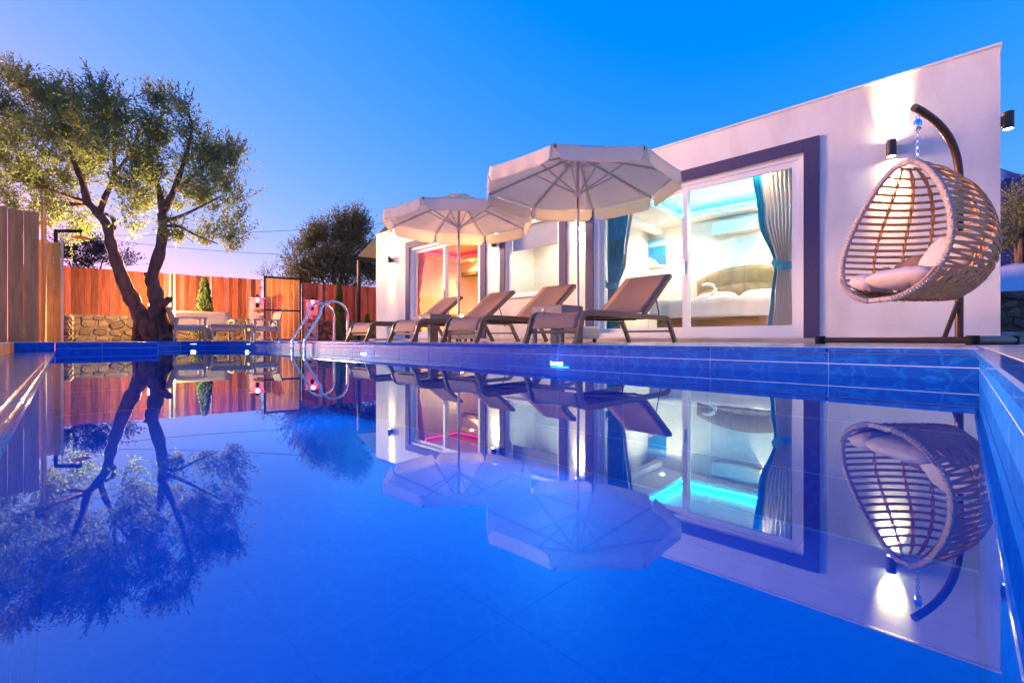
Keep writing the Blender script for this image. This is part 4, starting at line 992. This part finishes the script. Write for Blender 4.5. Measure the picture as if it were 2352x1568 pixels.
def limb(mb, pts, r0, r1, n=10, seed=0):
    r_ = random.Random(seed); P_ = [Vector(p) for p in pts]; out = []
    for i in range(len(P_) - 1):     # catmull-rom
        a, b, c, d = P_[max(i - 1, 0)], P_[i], P_[i + 1], P_[min(i + 2, len(P_) - 1)]
        for k in range(5):
            t_ = k / 5; out.append(.5 * ((2 * b) + (c - a) * t_ + (2 * a - 5 * b + 4 * c - d) * t_ ** 2 + (3 * b - a - 3 * c + d) * t_ ** 3))
    out.append(P_[-1]); m_ = len(out)
    rad = [(r0 + (r1 - r0) * i / (m_ - 1)) * (1 + .10 * math.sin(i * 1.3 + seed) + r_.uniform(-.06, .06)) for i in range(m_)]
    sec = [((1 + .10 * math.sin(3 * 2 * math.pi * j / n + seed)) * math.cos(2 * math.pi * j / n), (1 + .10 * math.sin(3 * 2 * math.pi * j / n + seed)) * math.sin(2 * math.pi * j / n)) for j in range(n)]
    mb.sweep(out, sec, up=(.2, .9, .1), scale=rad)
TD = 9.8
def tp(px, py, dd=0): return at_d(px, py, TD + dd)
olive = thing('olive_tree', 'old forked olive tree with leafy crown beside the pool', 'tree', (*tp(345, HY)[:2], -.016))
OB = Vector(olive.location)
tr_ = MB()
limb(tr_, [tp(352, 786) - OB, tp(345, 760) - OB, tp(325, 725) - OB, tp(303, 685) - OB, tp(284, 645) - OB, tp(266, 595) - OB, tp(254, 555) - OB, tp(247, 520) - OB, tp(222, 486) - OB, tp(200, 466) - OB], .18, .062, 12, 1)
limb(tr_, [tp(352, 786) - OB, tp(362, 755) - OB, tp(360, 710) - OB, tp(356, 670) - OB, tp(349, 638) - OB, tp(366, 580) - OB, tp(374, 530) - OB, tp(372, 490) - OB], .17, .078, 12, 2)
limb(tr_, [tp(330, 786, .1) - OB, tp(318, 775, .1) - OB, tp(322, 735, 0) - OB, tp(312, 700) - OB], .16, .10, 9, 3)
limb(tr_, [tp(385, 786, -.1) - OB, tp(380, 770) - OB, tp(370, 730) - OB, tp(366, 690) - OB], .17, .08, 9, 4)
for k, (pl_, r0, r1) in enumerate((
    ([(202, 468, 0), (190, 420, -.1), (170, 370, -.2), (150, 300, -.3), (120, 230, -.4)], .075, .02),
    ([(205, 467, 0), (165, 470, .2), (120, 462, .4), (70, 470, .6)], .06, .015), ([(190, 462, 0), (150, 450, -.2), (100, 430, -.4), (40, 400, -.5)], .055, .015),
    ([(228, 492, 0), (243, 450, .1), (262, 405, .3), (262, 340, .4), (268, 260, .5)], .065, .015), ([(262, 400, .3), (300, 350, .5), (320, 290, .6)], .04, .012),
    ([(374, 500, 0), (368, 450, .2), (350, 390, .3), (340, 320, .3), (350, 260, .4)], .085, .015), ([(373, 490, 0), (398, 440, -.1), (420, 380, -.2), (440, 300, -.3), (430, 250, -.3)], .08, .015),
    ([(400, 440, -.1), (450, 400, -.3), (500, 350, -.4), (530, 330, -.5)], .045, .012), ([(376, 505, 0), (405, 500, -.2), (450, 480, -.4), (510, 450, -.5)], .05, .012),
    ([(378, 520, 0), (410, 520, -.3), (450, 540, -.5), (500, 560, -.6)], .035, .01), ([(252, 540, 0), (262, 520, .2), (258, 500, .2), (240, 490, .1)], .05, .03),
    ([(350, 640, 0), (338, 632, -.1), (333, 628, -.15)], .07, .04), ([(367, 700, 0), (385, 690, -.15), (392, 685, -.2)], .10, .05))):
    limb(tr_, [tp(*p) - OB for p in pl_], r0, r1, 7, k + 5)
tr_.build('trunk', M['bark'], olive, True)
def blobs_px(lst, depth, dens, base, dr=None):
    out = []
    for (px, py, rx, rz_, dd) in lst:
        k = (depth + dd) / FPX; c = at_d(px, py, depth + dd) - base
        out.append((tuple(c), (rx * k * .98, (rx + rz_) / 2 * k * .95, rz_ * k), int(dens * rx * rz_ / 1000)))
    return out
crown = [(30, 215, 60, 80, -.2), (95, 250, 62, 85, .3), (20, 330, 70, 80, .2), (110, 350, 70, 70, -.4), (180, 270, 62, 85, .1), (245, 270, 60, 80, -.2), (285, 300, 42, 70, .3), (200, 360, 75, 60, .3), (280, 390, 70, 60, -.3),
         (40, 420, 70, 60, -.2), (130, 435, 75, 45, .3), (90, 500, 60, 40, 0), (150, 535, 50, 40, .1), (195, 520, 30, 30, .4), (300, 470, 45, 45, .2), (300, 530, 24, 22, .1), (335, 420, 45, 60, 0),
         (375, 270, 38, 55, .1), (405, 300, 40, 60, -.2), (385, 360, 55, 60, .3), (450, 340, 50, 60, -.1), (505, 340, 40, 40, .2), (530, 395, 32, 50, 0), (470, 430, 60, 50, -.4), (430, 480, 50, 45, .2), (515, 470, 42, 42, .1), (450, 545, 48, 38, -.1), (500, 565, 42, 32, .1), (535, 525, 24, 36, .2)]
PP, DD = twig_cloud(blobs_px(crown, TD, 54, OB), (-.26, -.06, 1.0), 17, (.32, .66), 5, .75)
stuff(inst('crown', leaves_mesh('olive_crown', PP, DD, M['olive'], .082, .026, 2), olive))
def simple_tree(label, px, py0, depth, crown_, dens, m, trunk_r=.16, ll=.09, lw=.03, seed=4, grp=None, name='olive_tree', per=11, tl=(.35, .7), loc=None):
    b = loc if loc is not None else Vector((*at_d(px, HY, depth)[:2], -.016))
    t = thing(name, label, 'tree', b, 0, grp)
    mb = MB(); off = b - Vector((*at_d(px, HY, depth)[:2], -.016))
    bl = blobs_px(crown_, depth, dens, b - off)
    top = max(bl, key=lambda q_: q_[0][2]); tops = [Vector(q_[0]) for q_ in bl]
    fork = Vector((0, 0, min(q_.z for q_ in tops) * .55)); limb(mb, [(0, 0, 0), fork * .5 + Vector((.05, 0, 0)), fork], trunk_r, trunk_r * .7, 8, seed)
    for k, q_ in enumerate(tops): limb(mb, [fork, fork.lerp(q_, .5) + Vector((0, 0, .1)), q_], trunk_r * .5, .015, 6, seed + k)
    mb.build('trunk', M['bark'], t, True)
    P_, D_ = twig_cloud(bl, (-.1, 0, 1.0), per, tl, seed)
    stuff(inst('crown', leaves_mesh('crown', P_, D_, m, ll, lw, seed), t)); return t
simple_tree('grey-green olive tree rising behind the gate', 770, 600, 21, [(715, 600, 50, 50, 0), (760, 560, 55, 50, .5), (800, 540, 42, 45, -.5), (825, 590, 45, 50, 0), (690, 640, 50, 30, 0), (770, 630, 70, 45, -.6), (835, 640, 45, 40, .4), (820, 520, 25, 25, 0)], 230, M['olive2'], .2, .12, .045, 11, per=12, tl=(.5, .95))
simple_tree('low hazy bush showing over the fence left of the gate tree', 640, 640, 24, [(625, 632, 28, 16, 0), (650, 625, 22, 18, 0), (600, 640, 20, 10, 0)], 55, M['olive2'], .1, .10, .035, 12, name='bush', tl=(.4, .7))
simple_tree('dark purple tree behind the fence at the far left', 215, 590, 19, [(200, 590, 45, 35, 0), (165, 585, 35, 40, 0), (235, 600, 40, 28, .4), (270, 605, 28, 20, 0), (180, 630, 50, 25, 0)], 120, M['darkleaf'], .15, .11, .04, 13, name='dark_tree', tl=(.4, .8))
simple_tree('tall bushy tree at the right edge behind the white tarpaulin', 2345, 520, 9.6, [(2345, 500, 55, 65, 0), (2330, 560, 40, 60, .3), (2400, 470, 80, 80, 0), (2420, 560, 80, 70, 0), (2360, 450, 40, 40, 0)], 80, M['olive2'], .14, .055, .02, 14, tl=(.25, .5))
# an olive on the camera's side of the pool, seen only as a reflection in the glass
simple_tree('olive tree on the near side of the pool, mirrored in the bedroom glass', 1176, 500, 9, [(1100, 380, 90, 90, 0), (1200, 330, 90, 90, .3), (1280, 400, 90, 90, 0), (1180, 470, 110, 60, -.3)], 26, M['olive'], .16, .065, .022, 15, tl=(.3, .6), loc=Vector((-5.2, -7.4, -.016)))
def conifer(px, d, z1, w_, label, zb=-.016, seed=1):
    b = Vector((*at_d(px, HY, d)[:2], zb)); t = thing('conifer_shrub', label, 'shrub', b, 0, 'small conifers along the fence'); h_ = z1 - zb
    MB().tube([(0, 0, 0), (0, 0, h_ * .7)], [.03, .012], 6).build('stem', M['bark'], t)
    r_ = np.random.default_rng(seed); n_ = int(5200 * (w_ / .4) * (h_ / 1.5)); z_ = r_.uniform(.02, 1, n_); prof = np.minimum(1, (z_ / .10) ** .6) * (1 - z_) ** .62 * 1.18
    th = r_.uniform(0, 2 * np.pi, n_); rr = w_ / 2 * prof * np.sqrt(r_.uniform(.35, 1, n_)) * (1 + .14 * np.sin(5 * th + 9 * z_) + .1 * np.sin(11 * th - 23 * z_))
    P_ = np.stack([rr * np.cos(th), rr * np.sin(th), z_ * h_], 1); D_ = np.stack([np.cos(th) * .55, np.sin(th) * .55, np.ones(n_) * .9], 1) + r_.normal(size=(n_, 3)) * .3; D_ /= np.linalg.norm(D_, axis=1)[:, None]
    stuff(inst('foliage', leaves_mesh('conifer', P_, D_, M['conifer'], .06, .03, seed), t)); return t
conifer(470, 11.6, 1.60, .40, 'pale green cone-shaped conifer behind the garden bench', seed=21)
conifer(779, 13.4, 1.66, .30, 'dark green slim conifer right of the pool ladder', seed=22)
conifer(575, 13.6, .62, .22, 'tiny shrub at the foot of the left gate pillar', seed=23)
conifer(844, 14.4, .80, .22, 'tiny shrub in front of the wall near the house corner', seed=24)

# uplight in the fork of the olive
ul = thing('garden_spotlight', 'bright garden spotlight shining up behind the fork of the olive trunk', 'spotlight', (*tp(347, HY, .75)[:2], -.016))
uz = tp(347, 703, .75).z
MB().tube([(0, 0, 0), (0, 0, uz - .06)], .015, 8).build('spike', M['black'], ul)
MB().lathe([(.035, -.07), (.055, -.02), (.062, .03)], (0, 0, uz), 14).build('head', M['black'], ul)
MB().lathe([(.058, .0), (.058, .006)], (0, 0, uz + .027), 14).build('lens', M['warm_glow'], ul)
MB().lathe([(.03, 0), (.05, .03), (.03, .06)], (0, 0, uz + .035), 12).build('bulb', M['warm_glow'], ul, True)
lamp('lamp_light', 'POINT', 38, (1, .60, .25), (0, 0, uz + .14), ul, size=.06)
lamp('lamp_light', 'SPOT', 85, (1, .66, .30), (0, 0, uz + .12), ul, (R(180), 0, 0), .06, R(130), .6)

# ================================================================ RIGHT EDGE: far wall, tarpaulin, mountain
rw = thing('stone_wall', 'rubble stone wall beyond the right-hand corner of the house', 'wall', (.1, 11.2, 0), R(-4))
MB().b2(0, 3.2, 0, .4, -.02, .84).build('mortar_core', M['mortar'], rw); stone_face(rw, 0, 1.6, .12, .83, -.01, .20)
MB().bbox(-.02, 3.2, -.35, -.07, -.02, .16, .01).build('kerb', M['plaster2'], rw)
tp_ = thing('tarpaulin_shed', 'white sloping tarpaulin roof above the stone wall at the right edge', 'shed', (.1, 12.0, 0), R(-4))
def tf(u, v): return (3.4 * u, 2.6 * v, .86 + .75 * v + .05 * math.sin(u * 9) * v + .03 * math.sin(u * 25 + v * 3))
MB().grid(tf, 24, 8).build('tarpaulin', M['tarp'], tp_, True, solid=.01)
for u in (.02, .5, .98):
    MB().tube([(3.4 * u, .06, -.02), (3.4 * u, .06, .85)], .025, 6).build('post', M['black'], tp_); MB().tube([(3.4 * u, 2.5, -.02), (3.4 * u, 2.5, 1.50)], .025, 6).build('post', M['black'], tp_)
def ridge(name, d, az0, az1, hts, m, dz=.25):
    mb = MB(); nseg = 60
    def f(u, v):
        a_ = az0 + (az1 - az0) * u; k = u * (len(hts) - 1); i = min(int(k), len(hts) - 2); h_ = hts[i] + (hts[i + 1] - hts[i]) * (k - i)
        h_ *= 1 + .05 * math.sin(u * 47) + .03 * math.sin(u * 113)
        dd = d * (1 - dz * (1 - v)); r = FW + RT * a_; p = r * dd
        return Vector((p.x, p.y, -20 + (h_ * d + 20) * v ** 1.1 + d * .01 * math.sin(u * 60 + v * 9) * (v * (1 - v))))
    mb.grid(f, nseg, 10); return struct(mb.build(name, m, None, True))
ridge('mountain', 2600, .75, 3.4, [.04, .352, .362, .36, .38, .42, .40, .30, .2], M['mount'])
ridge('snowy_mountain', 4200, .90, 3.6, [.335, .430, .47, .55, .50, .42, .30], M['snow'])
# cables
def cable(label, pts, d, r=.012):
    P_ = [at_d(a, b, d) for a, b in pts]; n_ = 24; out = []
    for k in range(n_ + 1):
        t_ = k / n_; p = P_[0].lerp(P_[1], t_); p.z -= .35 * 4 * t_ * (1 - t_); out.append(p)
    o = MB().tube(out, r, 5).build('power_cable', M['black']); tag(o, label, 'cable', 'overhead cables')
cable('upper overhead cable between the olive and the house', [(200, 541), (1150, 486)], 24)
cable('lower overhead cable disappearing into the gate tree', [(200, 545), (930, 588)], 26)
